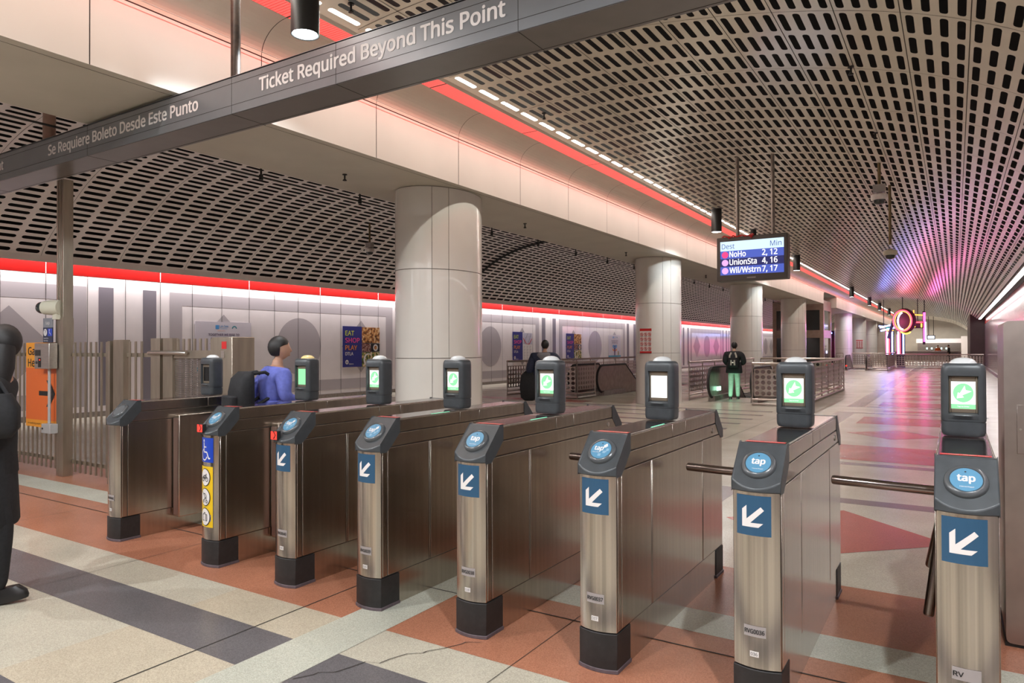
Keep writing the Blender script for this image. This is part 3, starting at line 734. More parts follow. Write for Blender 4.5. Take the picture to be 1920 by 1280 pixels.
MB().box(-7.22, -6.52, -.02, .035, 1.50, 1.585).build('gate_rail', FENCE, gt); MB().box(-7.22, -6.52, -.02, .035, .10, .2).build('gate_rail', FENCE, gt)
for k in range(7): picket(-7.16+k*.1, 1.585, 1.71, .016, gt)
sh = MB(); hole_grid(sh, lambda i, j: (-7.22+i*.7/30, .0, .2+j*1.3/56), 30, 56, .28, .28, (.28, .28)); sh.build('mesh_panel', STEELD, gt, smooth=0)
for k in range(6): MB().box(-7.13+k*.1, -7.085+k*.1, .02, .035, .2, 1.5).build('gate_bar', FENCE, gt)
MB().tube([(-7.62, -.06, 1.555), (-7.58, -.07, 1.56), (-7.0, -.07, 1.56), (-6.94, -.05, 1.555)], .022, 12).build('closer_arm', STEEL2, gt)
jb = thing('gate_jamb_post', 'steel jamb post with a small red label beside the fence gate', 'post', (0, 4.5, 0))
MB().box(-6.34, -6.16, -.05, .22, 0, 1.72).build('jamb', FENCE, jb, bevel=.005)
MB().box(-6.325, -6.25, -.053, -.05, 1.60, 1.675).build('red_label', REDS, jb); MB().box(-6.32, -6.27, -.065, -.05, 1.51, 1.58).build('latch_box', STEEL2, jb)

t = thing('help_banner', 'orange gate help banner with black arrow hung on the fence', 'banner', (-10.5, 4.43, 0))
m_ = MB().use(ORANGE).box(0, .84, 0, .02, 1.36, 1.69).use(ORANGE2).box(0, .84, 0, .02, .68, 1.36).use(ORANGE).box(0, .84, 0, .02, .585, .68); m_.build('banner_panel', None, t, smooth=0)
m_ = MB().use(INK); add_text(m_, 'Gate Help', lambda x, y_: (.06+x, -.002, 1.53+y_), .72, .10, bold=.03); add_text(m_, 'Here', lambda x, y_: (.06+x, -.002, 1.375+y_), .33, .10, bold=.03)
add_text(m_, 'or walking paper in other stations', lambda x, y_: (.06+x, -.002, .62+y_), .7, .022)
m_.build('banner_lettering', None, t, smooth=0); m_ = MB().use(INK); m_.poly([(.36, -.002, 1.0), (.70, -.002, 1.0), (.70, -.002, 1.06), (.36, -.002, 1.06)]); m_.poly([(.56, -.003, 1.20), (.65, -.003, 1.20), (.79, -.003, 1.03), (.70, -.003, 1.03)]); m_.poly([(.70, -.003, 1.03), (.79, -.003, 1.03), (.65, -.003, .86), (.56, -.003, .86)])
m_.build('banner_arrow', None, t, smooth=0)
t = thing('intercom_box', 'steel intercom box with buttons on the tall post', 'intercom', (-9.78, 4.33, 1.355))
MB().box(-.19, .19, -.03, .07, 0, .325).build('intercom_case', STEEL2, t, bevel=.005); MB().box(-.165, -.03, -.034, -.03, .165, .24).build('display', BLACK, t)
MB().box(-.085, -.02, -.034, -.03, .02, .14).build('keypad', BLACK, t); MB().lathe([(.018, 0), (.018, .01), (.001, .012)], (0, 0, 0), 14).mapv(lambda x, y_, z: (x-.13, -.03-z, y_+.08)).build('call_button', CHAR, t); MB().box(-.05, -.03, -.036, -.034, .105, .12).build('indicator', REDL, t)
t = thing('junction_box', 'small grey junction box low on the tall post', 'box', (-9.69, 4.36, .54)); MB().box(-.12, .10, -.05, .05, 0, .12).build('case', CAMG, t, bevel=.006); MB().lathe([(.012, 0), (.012, .006)], n=12).mapv(lambda x, y_, z: (x-.08, -.05-z, y_+.06)).build('lock', BLACK, t)
MB().tube([(-.02, .0, .12), (-.02, .0, .81)], .018, 8).build('conduit', CAMG, t)
t = thing('access_sign', 'narrow blue sign with question mark and wheelchair on the tall post', 'sign', (-9.78, 4.37, 1.69))
m_ = MB().use(SIGNG).box(-.12, .12, 0, .012, .19, .31).use(mat('sign_navy', (.012, .018, .05), .35)).box(-.12, .12, 0, .012, 0, .19).use(BLUEA).box(.005, .115, -.002, 0, .08, .175).use(WHS)
m_.poly([(-.06+.045*math.cos(2*PI*k/20), -.002, .128+.045*math.sin(2*PI*k/20)) for k in range(20)]); add_text(m_, 'tap', lambda x, y_: (x, -.002, .23+y_), .10, .04, 'CENTER')
add_text(m_, 'Hands-free', lambda x, y_: (-.1+x, -.002, .045+y_), .12, .018); add_text(m_, 'Gate Help', lambda x, y_: (-.1+x, -.002, .015+y_), .11, .018)
m_.poly([(.05+.008*math.cos(2*PI*k/10), -.004, .160+.008*math.sin(2*PI*k/10)) for k in range(10)])
for a, b_, w in (((.05, .152), (.052, .118), .007), ((.052, .118), (.075, .118), .007), ((.075, .118), (.09, .092), .007)):
    L = math.hypot(b_[0]-a[0], b_[1]-a[1]); nx, nz = -(b_[1]-a[1])/L*w/2, (b_[0]-a[0])/L*w/2
    m_.poly([(a[0]+nx, -.004, a[1]+nz), (a[0]-nx, -.004, a[1]-nz), (b_[0]-nx, -.004, b_[1]-nz), (b_[0]+nx, -.004, b_[1]+nz)])
m_.use(INK); add_text(m_, '?', lambda x, y_: (-.06+x, -.004, .10+y_), None, .055, 'CENTER', .03); m_.build('sign_plate', None, t, smooth=0)
t = thing('dome_camera', 'ivory security camera with black dome on the tall steel post', 'camera', (-9.66, 4.36, 2.13))
MB().tube([(.12, .06, 0), (-.02, 0, 0), (-.10, -.035, 0)], [.095, .095, .085], 18).build('camera_body', CREAMP, t, smooth=40); MB().ball((-.13, -.05, 0), .075, .075, .075).build('camera_dome', GLASSD, t, smooth=60); MB().box(.02, .12, .0, .10, -.15, -.08).build('bracket', CREAMP, t)

# ================================================================= CEILING ITEMS
def downlight(x, y, ztop, label, power, col=(.86, .95, 1)):
    zl = ztop-.61 if ztop < 5 else 4.64
    t = thing('downlight', label, 'light', (x, y, zl), 0, 'black cylinder downlights')
    MB().loft([[(r*math.cos(2*PI*k/28), r*math.sin(2*PI*k/28), z) for k in range(28)] for r, z in ((.112, .05), (.128, .0), (.135, .0), (.135, ztop-zl))]).build('can', BLACK, t, smooth=50)
    MB().lathe([(.118, .006), (.105, .030)], n=24).build('lamp_face', LAMPF, t)
    l = bpy.data.lights.new('downlight_lamp', 'SPOT'); l.energy = power; l.color = col; l.spot_size = math.radians(156 if y > 2 else 178); l.spot_blend = .35; l.shadow_soft_size = .05
    lo = bpy.data.objects.new('downlight_lamp', l); lo.location = (x, y, zl-.02); COL.objects.link(lo)
dl = [(4.64, 'nearest black cylinder downlight hanging above the overhead sign'), (18.5, 'black cylinder downlight left of the arrivals screen'), (29.6, 'black cylinder downlight just right of the arrivals screen'), (47.2, 'black cylinder downlight beside the lift tower end of the red strip'), (57.7, 'black downlight, second beyond the lift tower'), (65.9, 'black downlight, third beyond the lift tower'), (76., 'farthest black downlight before the neon')]
for y, lb in dl: downlight(-5.3, y, 5.25, lb, 170)
for x, y in ((-5.3, -.6), (-2.2, -.4), (.6, 1.0), (-8.6, .2)): downlight(x, y, 4.14 if x < -6 else (5.25 if x < -3 else (5.05 if x < 0 else 4.8)), 'black cylinder downlight behind the viewer', 400, (.90, .96, 1))

t = thing('arrivals_screen', 'hanging arrivals screen listing train destinations and minutes', 'screen', (-3.22, 13.5, 2.86))
MB().box(-.645, .645, 0, .26, 0, .84).build('screen_case', mat('case_grey', (.10, .09, .085), .4, .3), t, bevel=.012)
sc = MB(); hole_grid(sc, lambda i, j: (.646, .05+i*.17/10, .08+j*.68/30), 10, 30, .3, .3, (.1, .1)); sc.build('vent_grille', STEELD, t, smooth=0)
d = MB(); R_ = [(.525, .725, emis('header_light_blue', (.62, .82, 1), 1.0)), (.36, .525, emis('row_blue', (.06, .10, .46), 1.0)), (.20, .36, emis('row_navy', (.012, .015, .10), 1.0)), (.085, .20, None)]
d.use(R_[0][2]).box(-.575, .585, -.004, 0, .575, .755).use(R_[1][2]).box(-.575, .585, -.004, 0, .425, .575).use(R_[2][2]).box(-.575, .585, -.004, 0, .275, .425).use(R_[1][2]).box(-.575, .585, -.004, 0, .115, .275)
d.build('display', None, t, smooth=0)
tx = MB().use(emis('text_navy', (.03, .05, .28), 1.)); add_text(tx, 'Dest', lambda x, y_: (-.545+x, -.006, .615+y_), .24, .095); add_text(tx, 'Min', lambda x, y_: (.545+x, -.006, .615+y_), .20, .095, 'RIGHT')
tx.build('heading_text', None, t, smooth=0); TXW = emis('text_white', (1, .98, 1), 1.1)
for z, n_, m in ((.455, 'NoHo', '2, 12'), (.305, 'UnionSta', '4, 16'), (.15, 'Wil/Wstrn', '7, 17')):
    tx = MB().use(TXW); add_text(tx, n_, lambda x, y_: (-.40+x, -.006, z+y_), {'NoHo': .30, 'UnionSta': .50, 'Wil/Wstrn': .57}[n_], .105, bold=.03); add_text(tx, m, lambda x, y_: (.47+x, -.006, z+y_), .27, .105, 'RIGHT', .03); tx.build('destination_text', None, t, smooth=0)
for z, c in ((.50, emis('dot_red', (1, .05, .22), 1.)), (.35, emis('dot_violet', (.75, .40, .85), 1.)), (.195, None)):
    tx = MB().use(c or MATS['dot_violet'])
    tx.poly([(-.485+.062*math.cos(2*PI*k/24), -.0065, z+.062*math.sin(2*PI*k/24)) for k in range(24)]); tx.build('line_dot', None, t, smooth=0)
MB().box(-.08, .08, -.003, 0, .04, .062).build('maker_plate', CAMG, t)
for x in (-.28, .37): MB().tube([(x, .13, .84), (x, .13, 2.38)], .034, 14).build('hanging_rod', STEELD, t)
rb = MB()
for k in range(7): rb.tube([(-.54+k*.085, -.005, .842+.01*math.sin(k*2)), (-.50+k*.085, -.012, .850+.012*math.cos(k*3)), (-.455+k*.085, -.006, .842+.01*math.sin(k*2+2))], .014, 6)
rb.tube([(-.02, -.01, .85), (.0, -.02, .80), (.04, -.012, .87)], .02, 6); rb.tube([(-.42, -.01, .85), (-.40, -.02, .81)], .016, 6)
tag(rb.build('red_tape', REDS, None, loc=(-3.22, 13.5, 2.86)), 'crumpled red tape left on top of the arrivals screen', 'tape')
m_ = MB().lathe([(.05, 0), (.055, .02), (.055, .10), (.05, .12), (.03, .13)], n=16); tag(m_.build('loudspeaker', BLACK, None, loc=(-3.2, 13.6, 3.70)), 'small black loudspeaker standing on the arrivals screen', 'loudspeaker')

def cctv(x, y, ztop, zb, label, box=False, w=.13):
    t = thing('ceiling_camera', label, 'camera', (x, y, zb))
    MB().tube([(0, 0, .30), (0, 0, ztop-zb)], .028, 10).build('stem', mat('stem_brass', (.20, .15, .08), .45, .5), t)
    if box: MB().box(-.10, .10, -.07, .07, .22, .36).build('connection_box', CAMG, t)
    MB().lathe([(.04, .22), (.06, .20), (w, .175), (w, .095), (w*.95, .085)], n=24).build('camera_housing', WHS if box else CREAMP, t, smooth=40)
    MB().lathe([(w*.75, .088), (w*.72, .05), (w*.5, .012), (.001, 0)], n=20).build('camera_dome', GLASSD, t, smooth=60); return t
cctv(-1.13, 14.2, 4.92, 4.16, 'ceiling security camera with grey connection box, nearer of the two on the vault', True, .14)
cctv(-1.10, 16.2, 4.9, 3.38, 'ceiling security camera on the longest stem under the vault')
cctv(-14.4, 15., 5.24, 4.32, 'security camera hanging under the left vault beside the nearest column', True, .14)
# small display behind the nearest column
t = thing('small_display', 'small display whose blue edge peeps out left of the nearest column', 'screen', (-10.75, 13.35, 2.72)); MB().box(-.42, .30, 0, .12, 0, .55).build('display_case', CHAR, t); MB().box(-.40, -.28, -.004, 0, .04, .5).build('display', emis('small_blue', (.2, .4, 1), 1.), t); MB().tube([(0, .06, .55), (0, .06, 3.3)], .03, 10).build('hanging_rod', STEELD, t)

# sprinkler pipe with its hangers along the back of the beam
t = thing('sprinkler_pipe', 'thin dark pipe with hangers along the back edge of the beam', 'pipe', (-8.42, 0, 0))
MB().tube([(0, Y0, 4.07), (0, 3.96, 4.07)], .013, 8).tube([(0, 4.50, 4.07), (0, 44, 4.07)], .013, 8).build('pipe', BLACK, t)
for k in range(22):
    y = 2.6+k*1.98; h = MB().tube([(0, y, 4.07), (0, y, 4.30)], .015, 8).tube([(0, y, 4.29), (.18, y, 4.29)], .012, 8).tube([(-.0, y, 4.03), (0, y, 4.10)], [.03, .03], 10); h.build('pipe_hanger', BLACK, t)
def sprinkler(x, y, z, label, grp='sprinkler heads'):
    m_ = MB().lathe([(.035, 0), (.035, -.012), (.012, -.015), (.012, -.07), (.03, -.085), (.03, -.095), (.005, -.10)], n=10)
    tag(m_.build('sprinkler', BLACK, None, loc=(x, y, z)), label, 'sprinkler', grp)
for x, y, z, lb in ((-7.5, 7.3, 4.14, 'dark sprinkler head under the beam left of the nearest column'), (-7.4, 17.4, 4.14, 'dark sprinkler head under the beam left of the second column'), (-7.4, 12.2, 4.14, 'dark sprinkler head under the beam right of the nearest column'), (-7.4, 24.5, 4.14, 'dark sprinkler head under the beam beyond the second column'),
        (-1.0, 9.0, 4.87, 'sprinkler head under the right vault, nearest of the vault ones'), (-1.0, 12.0, 4.87, 'sprinkler head under the right vault short of the ceiling cameras'), (-5.35, 5.3, 5.235, 'sprinkler head beside the white tubes by the big downlight'), (-5.35, 9.4, 5.235, 'sprinkler head among the slots just right of the white tubes')): sprinkler(x, y, z, lb)

# cable looped over the left vault
cp = []
for s_ in range(0, 60):
    q = at_l(1.2+s_*.13); cp.append((q.x, 22.4, q.y-.07))
tag(MB().tube(cp, .045, 8).build('ceiling_cable', BLACK), 'black cable arching across the left vault beyond the nearest column', 'cable')

# ================================================================= POSTERS ON THE LEFT WALL
def poster_base(name, label, yc, grp=None):
    t = thing(name, label, 'poster', (XW+.012, yc, .97), 0, grp); return t
def py_(x, z, off): return (off, x, z)     # poster plane faces +X, its left edge at low Y
NAVYP = mat('poster_navy', (.025, .03, .20), .4); FOOD = []
def food_mat(name, cols, sc):
    m = mat(name, cols[0], .5); nt = m.node_tree; b = nt.nodes['Principled BSDF']
    v = nt.nodes.new('ShaderNodeTexNoise'); v.inputs['Scale'].default_value = sc; v.inputs['Detail'].default_value = 4
    tc = nt.nodes.new('ShaderNodeTexCoord'); nt.links.new(tc.outputs['Object'], v.inputs['Vector'])
    r = nt.nodes.new('ShaderNodeValToRGB'); el = r.color_ramp.elements
    el[0].color = (*cols[0], 1); el[0].position = .35; el[1].color = (*cols[-1], 1); el[1].position = .66
    for k, c in enumerate(cols[1:-1]): e = el.new(.35+.31*(k+1)/(len(cols)-1)); e.color = (*c, 1)
    nt.links.new(v.outputs['Fac'], r.inputs[0]); nt.links.new(r.outputs[0], b.inputs['Base Color']); return m
F1 = food_mat('noodle_photo', [(.02, .015, .01), (.35, .12, .03), (.65, .32, .10), (.7, .55, .35)], 9); F2 = food_mat('shelf_photo', [(.03, .02, .02), (.25, .06, .04), (.45, .40, .35)], 16); F3 = food_mat('salad_photo', [(.10, .02, .02), (.05, .22, .04), (.6, .35, .10), (.7, .65, .6)], 10)
def eat_poster(yc, label, with_map=False):
    t = poster_base('poster', label, yc, 'dining posters on the left wall')
    m_ = MB().use(NAVYP).box(0, .008, -.885, 0, 0, 1.38); m_.build('navy_half', None, t, smooth=0)
    m_ = MB()
    for body, z, h, w, c in (('EAT', 1.07, .155, .40, YELG), ('SHOP', .83, .155, .66, PINKL), ('PLAY', .58, .155, .54, ORNL), ('DTLA', .40, .105, .36, WHS)):
        m_.use(c); add_text(m_, body, lambda x, y_: (.0095, -.77+x, z+y_), w, h, bold=.03)
    m_.use(WHS).poly([(.0095, -.70+.075*math.cos(2*PI*k/20), .17+.075*math.sin(2*PI*k/20)) for k in range(20)]); add_text(m_, 'Metro', lambda x, y_: (.0095, -.60+x, .08+y_), .2, .05)
    m_.use(NAVYP); add_text(m_, 'M', lambda x, y_: (.0105, -.70+x, .135+y_), None, .07, 'CENTER', .03)
    m_.build('poster_lettering', None, t, smooth=0)
    m_ = MB()
    if not with_map:
        m_.use(F1).box(0, .008, .01, .88, .82, 1.36).use(F2).box(0, .008, .01, .44, .52, .79).use(INK).box(0, .008, .47, .88, .52, .79).use(F3).box(0, .008, .01, .88, 0, .49)
        for cy, cz, r, c in ((.675, .655, .12, WHS), (.675, .655, .07, F1), (.30, .24, .22, WHS), (.33, .25, .17, F3), (.42, 1.08, .24, F1)): m_.use(c).poly([(.0095+.001*(c is not WHS), cy+r*math.cos(2*PI*k/24), cz+r*math.sin(2*PI*k/24)) for k in range(24)])
    else:
        m_.use(WHS).box(0, .008, .01, .88, 0, 1.36).use(mat('map_lilac', (.50, .48, .58), .5)).box(0, .009, .05, .86, .80, 1.34).use(INK)
        for a, b_ in (((.1, .82), (.45, 1.32)), ((.5, .85), (.75, 1.3)), ((.15, 1.1), (.8, 1.2))): m_.poly([(.0105, a[0], a[1]), (.0105, a[0]+.02, a[1]), (.0105, b_[0]+.02, b_[1]), (.0105, b_[0], b_[1])])
        m_.use(REDS).poly([(.011, .05, 1.05), (.011, .3, .82), (.011, .36, .82), (.011, .05, 1.12)]); m_.poly([(.011, .3, .82), (.011, .6, .84), (.011, .84, 1.1), (.011, .84, 1.03), (.011, .62, .80)])
        m_.use(ARTD)
        for r in range(9):
            for c in range(3): m_.quad((.0095, .08+c*.27, .70-r*.075), (.0095, .24+c*.27-.04*(r % 2), .70-r*.075), (.0095, .24+c*.27-.04*(r % 2), .715-r*.075), (.0095, .08+c*.27, .715-r*.075))
    m_.build('photo_half' if not with_map else 'map_half', None, t, smooth=0); return t
YELG = mat('letter_lime', (.55, .62, .08), .4); PINKL = mat('letter_pink', (.80, .07, .28), .4); ORNL = mat('letter_orange', (.80, .25, .03), .4)
eat_poster(17.61, 'navy dining poster with food photographs left of the nearest column'); eat_poster(28.24, 'navy dining poster with a street map beside the navy-jacketed person', True); eat_poster(33.52, 'navy dining poster with food photographs right of the navy-jacketed person'); eat_poster(44.1, 'navy dining poster seen between the second and third columns')
LIL = mat('poster_lilac', (.62, .58, .64), .4); INDIGO = mat('letter_indigo', (.06, .03, .12), .4); SKYB = mat('wing_blue', (.08, .30, .62), .4)
def health(yc, label, near=True):
    t = poster_base('poster', label, yc, 'health posters on the left wall')
    MB().use(LIL).box(0, .008, -.885, .885, 0, 1.38).use(mat('band_teal', (.02, .28, .42), .4)).box(.0, .009, -.885, .885, 0, .16).build('poster_sheet', None, t, smooth=0)
    m_ = MB().use(SKYB).box(.008, .0095, -.27, -.16, 1.18, 1.29); add_text(m_, 'L.A. Care', lambda x, y_: (.0095, -.14+x, 1.235+y_), .27, .055, bold=.03); add_text(m_, 'COVERED', lambda x, y_: (.0095, -.14+x, 1.18+y_), .24, .03)
    m_.use(ORNL); add_text(m_, 'FOR ALL OF L.A.', lambda x, y_: (.0095, -.2+x, 1.12+y_), .24, .03)
    m_.use(mat('logo_teal', (.03, .25, .30), .4)).loft([[(.0095, .33+r*math.cos(PI*k/10), 1.2+r*math.sin(PI*k/10)) for k in range(11)] for r in (.05, .08)], cap=False)
    m_.use(INDIGO); add_text(m_, 'TOGETHER WE RISE TO', lambda x, y_: (.0095, x, .995+y_), .98, .062, 'CENTER', .03); add_text(m_, 'A HEALTHIER PLACE', lambda x, y_: (.0095, x, .88+y_), .86, .062, 'CENTER', .03)
    m_.use(ARTD); add_text(m_, 'Free programs in your community', lambda x, y_: (.0095, x, .76+y_), .9, .03, 'CENTER'); m_.build('poster_lettering', None, t, smooth=0)
    m_ = MB().use(SKYB)
    for s in (-1, 1):
        for k in range(6):
            a = .5+k*.2; L = .42-.03*k
            m_.poly([(.0098+.0002*k, s*.06, .50), (.0098+.0002*k, s*(.10+L*math.cos(a)*.75), .50+L*math.sin(a)*.9+.02), (.0098+.0002*k, s*(.04+L*math.cos(a)*.75), .52+L*math.sin(a)*.95)])
        m_.use(ORNL).poly([(.0112, s*.05, .46), (.0112, s*.34, .58), (.0112, s*.30, .46), (.0112, s*.06, .40)]); m_.use(SKYB)
    m_.use(INDIGO).poly([(.0115, -.07, .16), (.0115, .05, .16), (.0115, .10, .55), (.0115, .0, .66), (.0115, -.10, .55)]); m_.poly([(.0116, .06*math.cos(2*PI*k/16), .70+.07*math.sin(2*PI*k/16)) for k in range(16)])
    m_.use(F3).poly([(.0115, .38, .17), (.0115, .62, .17), (.0115, .56, .42), (.0115, .46, .42)])
    m_.build('poster_figure', None, t, smooth=0)
health(12.23, 'large white health poster behind the fence gate'); health(38.85, 'white health poster left of the second column'); health(49.5, 'white health poster seen left of the third column')

def notice(x, y, z, w, h, label, ang):
    t = thing('prohibition_notice', label, 'notice', (x, y, z), ang); m_ = MB().use(WHS).box(-w/2, w/2, 0, .012, 0, h).use(REDS).box(-w/2, w/2, -.002, .0, h*.90, h).box(-w/2, w/2, -.002, 0, .02*h, h*.09).use(INK).box(-w/2, w/2, -.002, 0, 0, h*.02)
    for r in range(4):
        for c in range(3):
            cx, cz = -w/3+c*w/3, h*(.20+.19*r); R = w*.135
            m_.use(REDS).loft([[(cx+q*math.cos(2*PI*k/16), -.0025, cz+q*math.sin(2*PI*k/16)) for k in range(16)] for q in (R, R*.72)], cap=False)
            m_.poly([(cx-R*.7, -.003, cz+R*.5), (cx-R*.5, -.003, cz+R*.7), (cx+R*.7, -.003, cz-R*.5), (cx+R*.5, -.003, cz-R*.7)])
            m_.use(INK).box(cx-R*.9, cx+R*.9, -.0024, 0, cz-R*1.35, cz-R*1.1).box(cx-R*.25, cx+R*.25, -.0022, 0, cz-R*.4, cz+R*.4)
    m_.build('notice_panel', None, t, smooth=0)
notice(-7.32, 18.57, 1.43, .34, .70, 'red and white prohibition notice on the second column', math.radians(4)); notice(-7.1, 68.52, 1.45, .55, .75, 'tiny red notice on a distant column', 0)

# ================================================================= RAILINGS
RAILM = mat('rail_steel', (.46, .40, .36), .33, 1., var=.1, scale=15)
def railing(name, label, segs, h=1.15, panel=(.27, 1.0), cell=.162, post_every=1.25, curb=True):
    """segs: list of polylines [(x, y), ...]; circles-punched panels between posts"""
    t = thing(name, label, 'railing')
    for pl in segs:
        MB().tube([(x, y, h) for x, y in pl], .035, 12).build('handrail', RAILM, t)
        MB().tube([(x, y, .17) for x, y in pl], .028, 10).build('lower_rail', RAILM, t)
        if curb: MB().tube([(x, y, .045) for x, y in pl], .035, 8).build('kerb_rail', RAILM, t)
        for (xa, ya), (xb, yb) in zip(pl, pl[1:]):
            L = math.hypot(xb-xa, yb-ya); ux, uy_ = (xb-xa)/L, (yb-ya)/L; n = max(1, round(L/post_every))
            for k in range(n+1):
                s_ = L*k/n; MB().tube([(xa+ux*s_, ya+uy_*s_, 0), (xa+ux*s_, ya+uy_*s_, h)], .02, 8).build('post', RAILM, t)
            for k in range(n):
                a, b_ = L*k/n+.05, L*(k+1)/n-.05; ni = max(1, round((b_-a)/cell)); nj = max(1, round((panel[1]-panel[0])/(cell*.9)))
                m_ = MB()
                for o_ in (-.008, .008): hole_grid(m_, lambda i, j: (xa+ux*(a+(b_-a)*i/ni)-uy_*o_, ya+uy_*(a+(b_-a)*i/ni)+ux*o_, panel[0]+(panel[1]-panel[0])*j/nj), ni, nj, .385, .40, (.385, .40))
                m_.build('perforated_panel', RAILM, t, smooth=0)
    return t
railing('railing', 'steel railing with round-holed panels round the escalator behind the right-hand gates', [[(-4.69, 19.7), (-3.5, 19.7), (-3.5, 28.6)]])
railing('railing', 'steel railing across the far end of the nearer escalator well', [[(-6.5, 28.7), (-3.6, 28.7)]])
railing('railing', 'steel railing beside the navy-jacketed person leading to the left escalator', [[(-10.6, 19.5), (-9.95, 19.5), (-9.95, 20.8)]])
railing('railing', 'long steel railing along the left well, below the wall posters', [[(-12.6, 19.6), (-12.6, 36.)]])
railing('railing', 'low steel railing between the second and third columns', [[(-6.75, 20.6), (-6.75, 28.6)]])
railing('railing', 'distant steel railing in front of the far escalators', [[(-6.9, 52.6), (-6.45, 52.6)], [(-4.95, 52.0), (-3.74, 52.0), (-3.74, 58.4)]])
railing('railing', 'far steel railing spanning the hall to the right wall', [[(-3.7, 58.6), (1.7, 58.6)]], 1.02, (.22, .92), .17, 1.35)
railing('railing', 'distant steel railing behind the far escalators', [[(-6.6, 58.6), (-3.8, 58.6)]], 1.1)

# ================================================================= ESCALATORS
ESCG = mat('escalator_panel', (.30, .25, .22), .30, 1., var=.15, scale=6, stretch=(.2, 1, 1)); STEP = mat('step_metal', (.12, .11, .10), .4, .8)
def escalator(x0, x1, yn, label, glass=False, green=False):
    """runs down towards +Y; landing at yn"""
    t = thing('escalator', label, 'escalator', (0, 0, 0), 0, 'escalators going down')
    for x in (x0, x1):
        out = []
        R = .42; zc = .56
        for k in range(9):
            a = PI/2+PI*k/8; out.append((yn+R+R*math.cos(a), zc+R*math.sin(a)))
        out += [(yn+1.9, .14), (yn+8.2, -3.5), (yn+8.2, -2.6), (yn+2.3, .98)]
        MB().prism(out, .05, 'x', x-.025).build('balustrade', GLASSD if glass else ESCG, t, smooth=30)
        hp = [(x, yn+R+.05, .10)]+[(x, yn+R+R*1.06*math.cos(a), zc+R*1.06*math.sin(a)) for a in [PI*1.5-PI*k/12 for k in range(13)]]+[(x, yn+2.3, 1.01), (x, yn+8.2, -2.55)]
        MB().tube(hp, .04, 10).build('handrail', RUBBER, t)
        MB().tube([(x, q[1], q[2]) for q in [(0, yn+R*.9+R*.93*math.cos(a), zc+R*.93*math.sin(a)) for a in [PI*1.5-PI*k/12 for k in range(13)]]], .022, 8).build('newel_trim', STEEL2, t)
        MB().box(x-.10, x+.10, yn+.32, yn+2.1, .0, .16).build('skirt', STEELD, t)
    MB().box(x0+.1, x1-.1, yn+.2, yn+2.0, -.02, .012).build('landing_plate', STEEL2, t)
    st = MB()
    for k in range(14):
        st.box(x0+.1, x1-.1, yn+2.0+.4*k, yn+2.4+.4*k, -.25*(k+1)-.1, -.25*k-.05)
    st.build('steps', STEP, t, smooth=0)
    if green:
        MB().box(x0+.06, x0+.10, yn+.62, yn+.95, .30, .42).build('comb_light', emis('comb_green', (.45, 1, .72), 2.2), t)
        area('escalator_green_light', ((x0+x1)/2-.2, yn+.9, .12), .8, .3, 3, (.35, 1, .6), (PI*.72, 0, 0))
    return t
escalator(-6.08, -4.86, 20.3, 'escalator under the green-trousered person between the railings', False, True)
escalator(-11.0, -9.95, 20.95, 'escalator with solid brown steel side beyond the navy-jacketed person')
escalator(-6.25, -5.0, 52.0, 'distant escalator with a small red lamp beyond the lift tower')
MB_ = MB().ball((-6.19, 51.95, .32), .05, .05, .05, 10, 6); tag(MB_.build('warning_lamp', REDL), 'small red lamp at the distant escalator', 'lamp')

# ================================================================= LIFT TOWER
t = thing('lift_tower', 'glass and bronze lift tower rising through the beam', 'lift', (-8.2, 46.0, 0))
BRZ = mat('bronze_frame_metal', (.36, .27, .22), .38, .8, var=.1, scale=6)
w, d_, hh = 1.48, 3.1, 4.45
for sx in (-w, w-.22):
    for sy in (0, d_-.22): MB().box(sx, sx+.22, sy, sy+.22, 0, hh).build('corner_post', BRZ, t)
for z0_, z1_ in ((0, .25), (2.15, 2.62), (3.85, hh)):
    MB().box(-w+.01, w-.01, .02, d_-.02, z0_, z1_).build('band', BRZ, t)
for z0_, z1_ in ((.25, 2.15), (2.62, 3.85)):
    MB().box(-w+.22, w-.22, .08, .10, z0_, z1_).build('glass_pane', GLASSD, t); MB().box(w-.10, w-.08, .22, d_-.22, z0_, z1_).build('glass_pane', GLASSD, t)
    MB().box(-.05, .05, .05, .12, z0_, z1_).build('mullion', BRZ, t)
MB().box(-w+.3, w-.3, 1.2, 1.3, .25, 3.85).build('car_wall', STEELD, t)
MB().box(w+.001, w+.012, .9, 1.25, 1.2, 1.35).build('call_plate', NWHITE, t)

# ================================================================= NEON SCULPTURES
DARKP = mat('neon_backing', (.02, .012, .02), .9)
def neon(name, label, bars, backing=None, loc=(0, 0, 0)):
    t = thing(name, label, 'neon sculpture', loc, 0, 'neon sculptures in the hall')
    if backing:
        for bk in backing: MB().box(*bk).build('backing', DARKP, t)
    for path, r, m in bars: MB().tube(path, r, 8).build('neon_tube', m, t)
    return t
YN = 60.
for k, (x, lb) in enumerate(((-4.15, 'left upright pair of neon tubes, white and blue with orange cap'), (-3.42, 'right upright pair of neon tubes beside the ring'))):
    b_ = [([(-.16, -.1, 1.0), (-.16, -.1, 2.72)], .055, NWHITE), ([(-.04, -.1, 1.0), (-.04, -.1, 2.72)], .035, NRED), ([(.17, -.1, 1.0), (.17, -.1, 2.72)], .055, NBLUE)]
    if k == 0: b_ += [([(-.22, -.1, 2.82), (.26, -.1, 2.82)], .04, NORANGE), ([(-.20, -.1, 2.98), (.26, -.1, 2.98)], .04, NGREEN), ([(-.23, -.1, 1.0), (-.23, -.1, 2.75)], .025, NPINK)]
    else: b_ = [b_[0], ([(-.22, -.1, 1.0), (-.22, -.1, 2.5)], .03, NPINK), b_[1], b_[2]]
    neon('neon_posts', lb, b_, [(-.27, .28, -.06, .06, 0, 3.1)], (x, YN, 0))
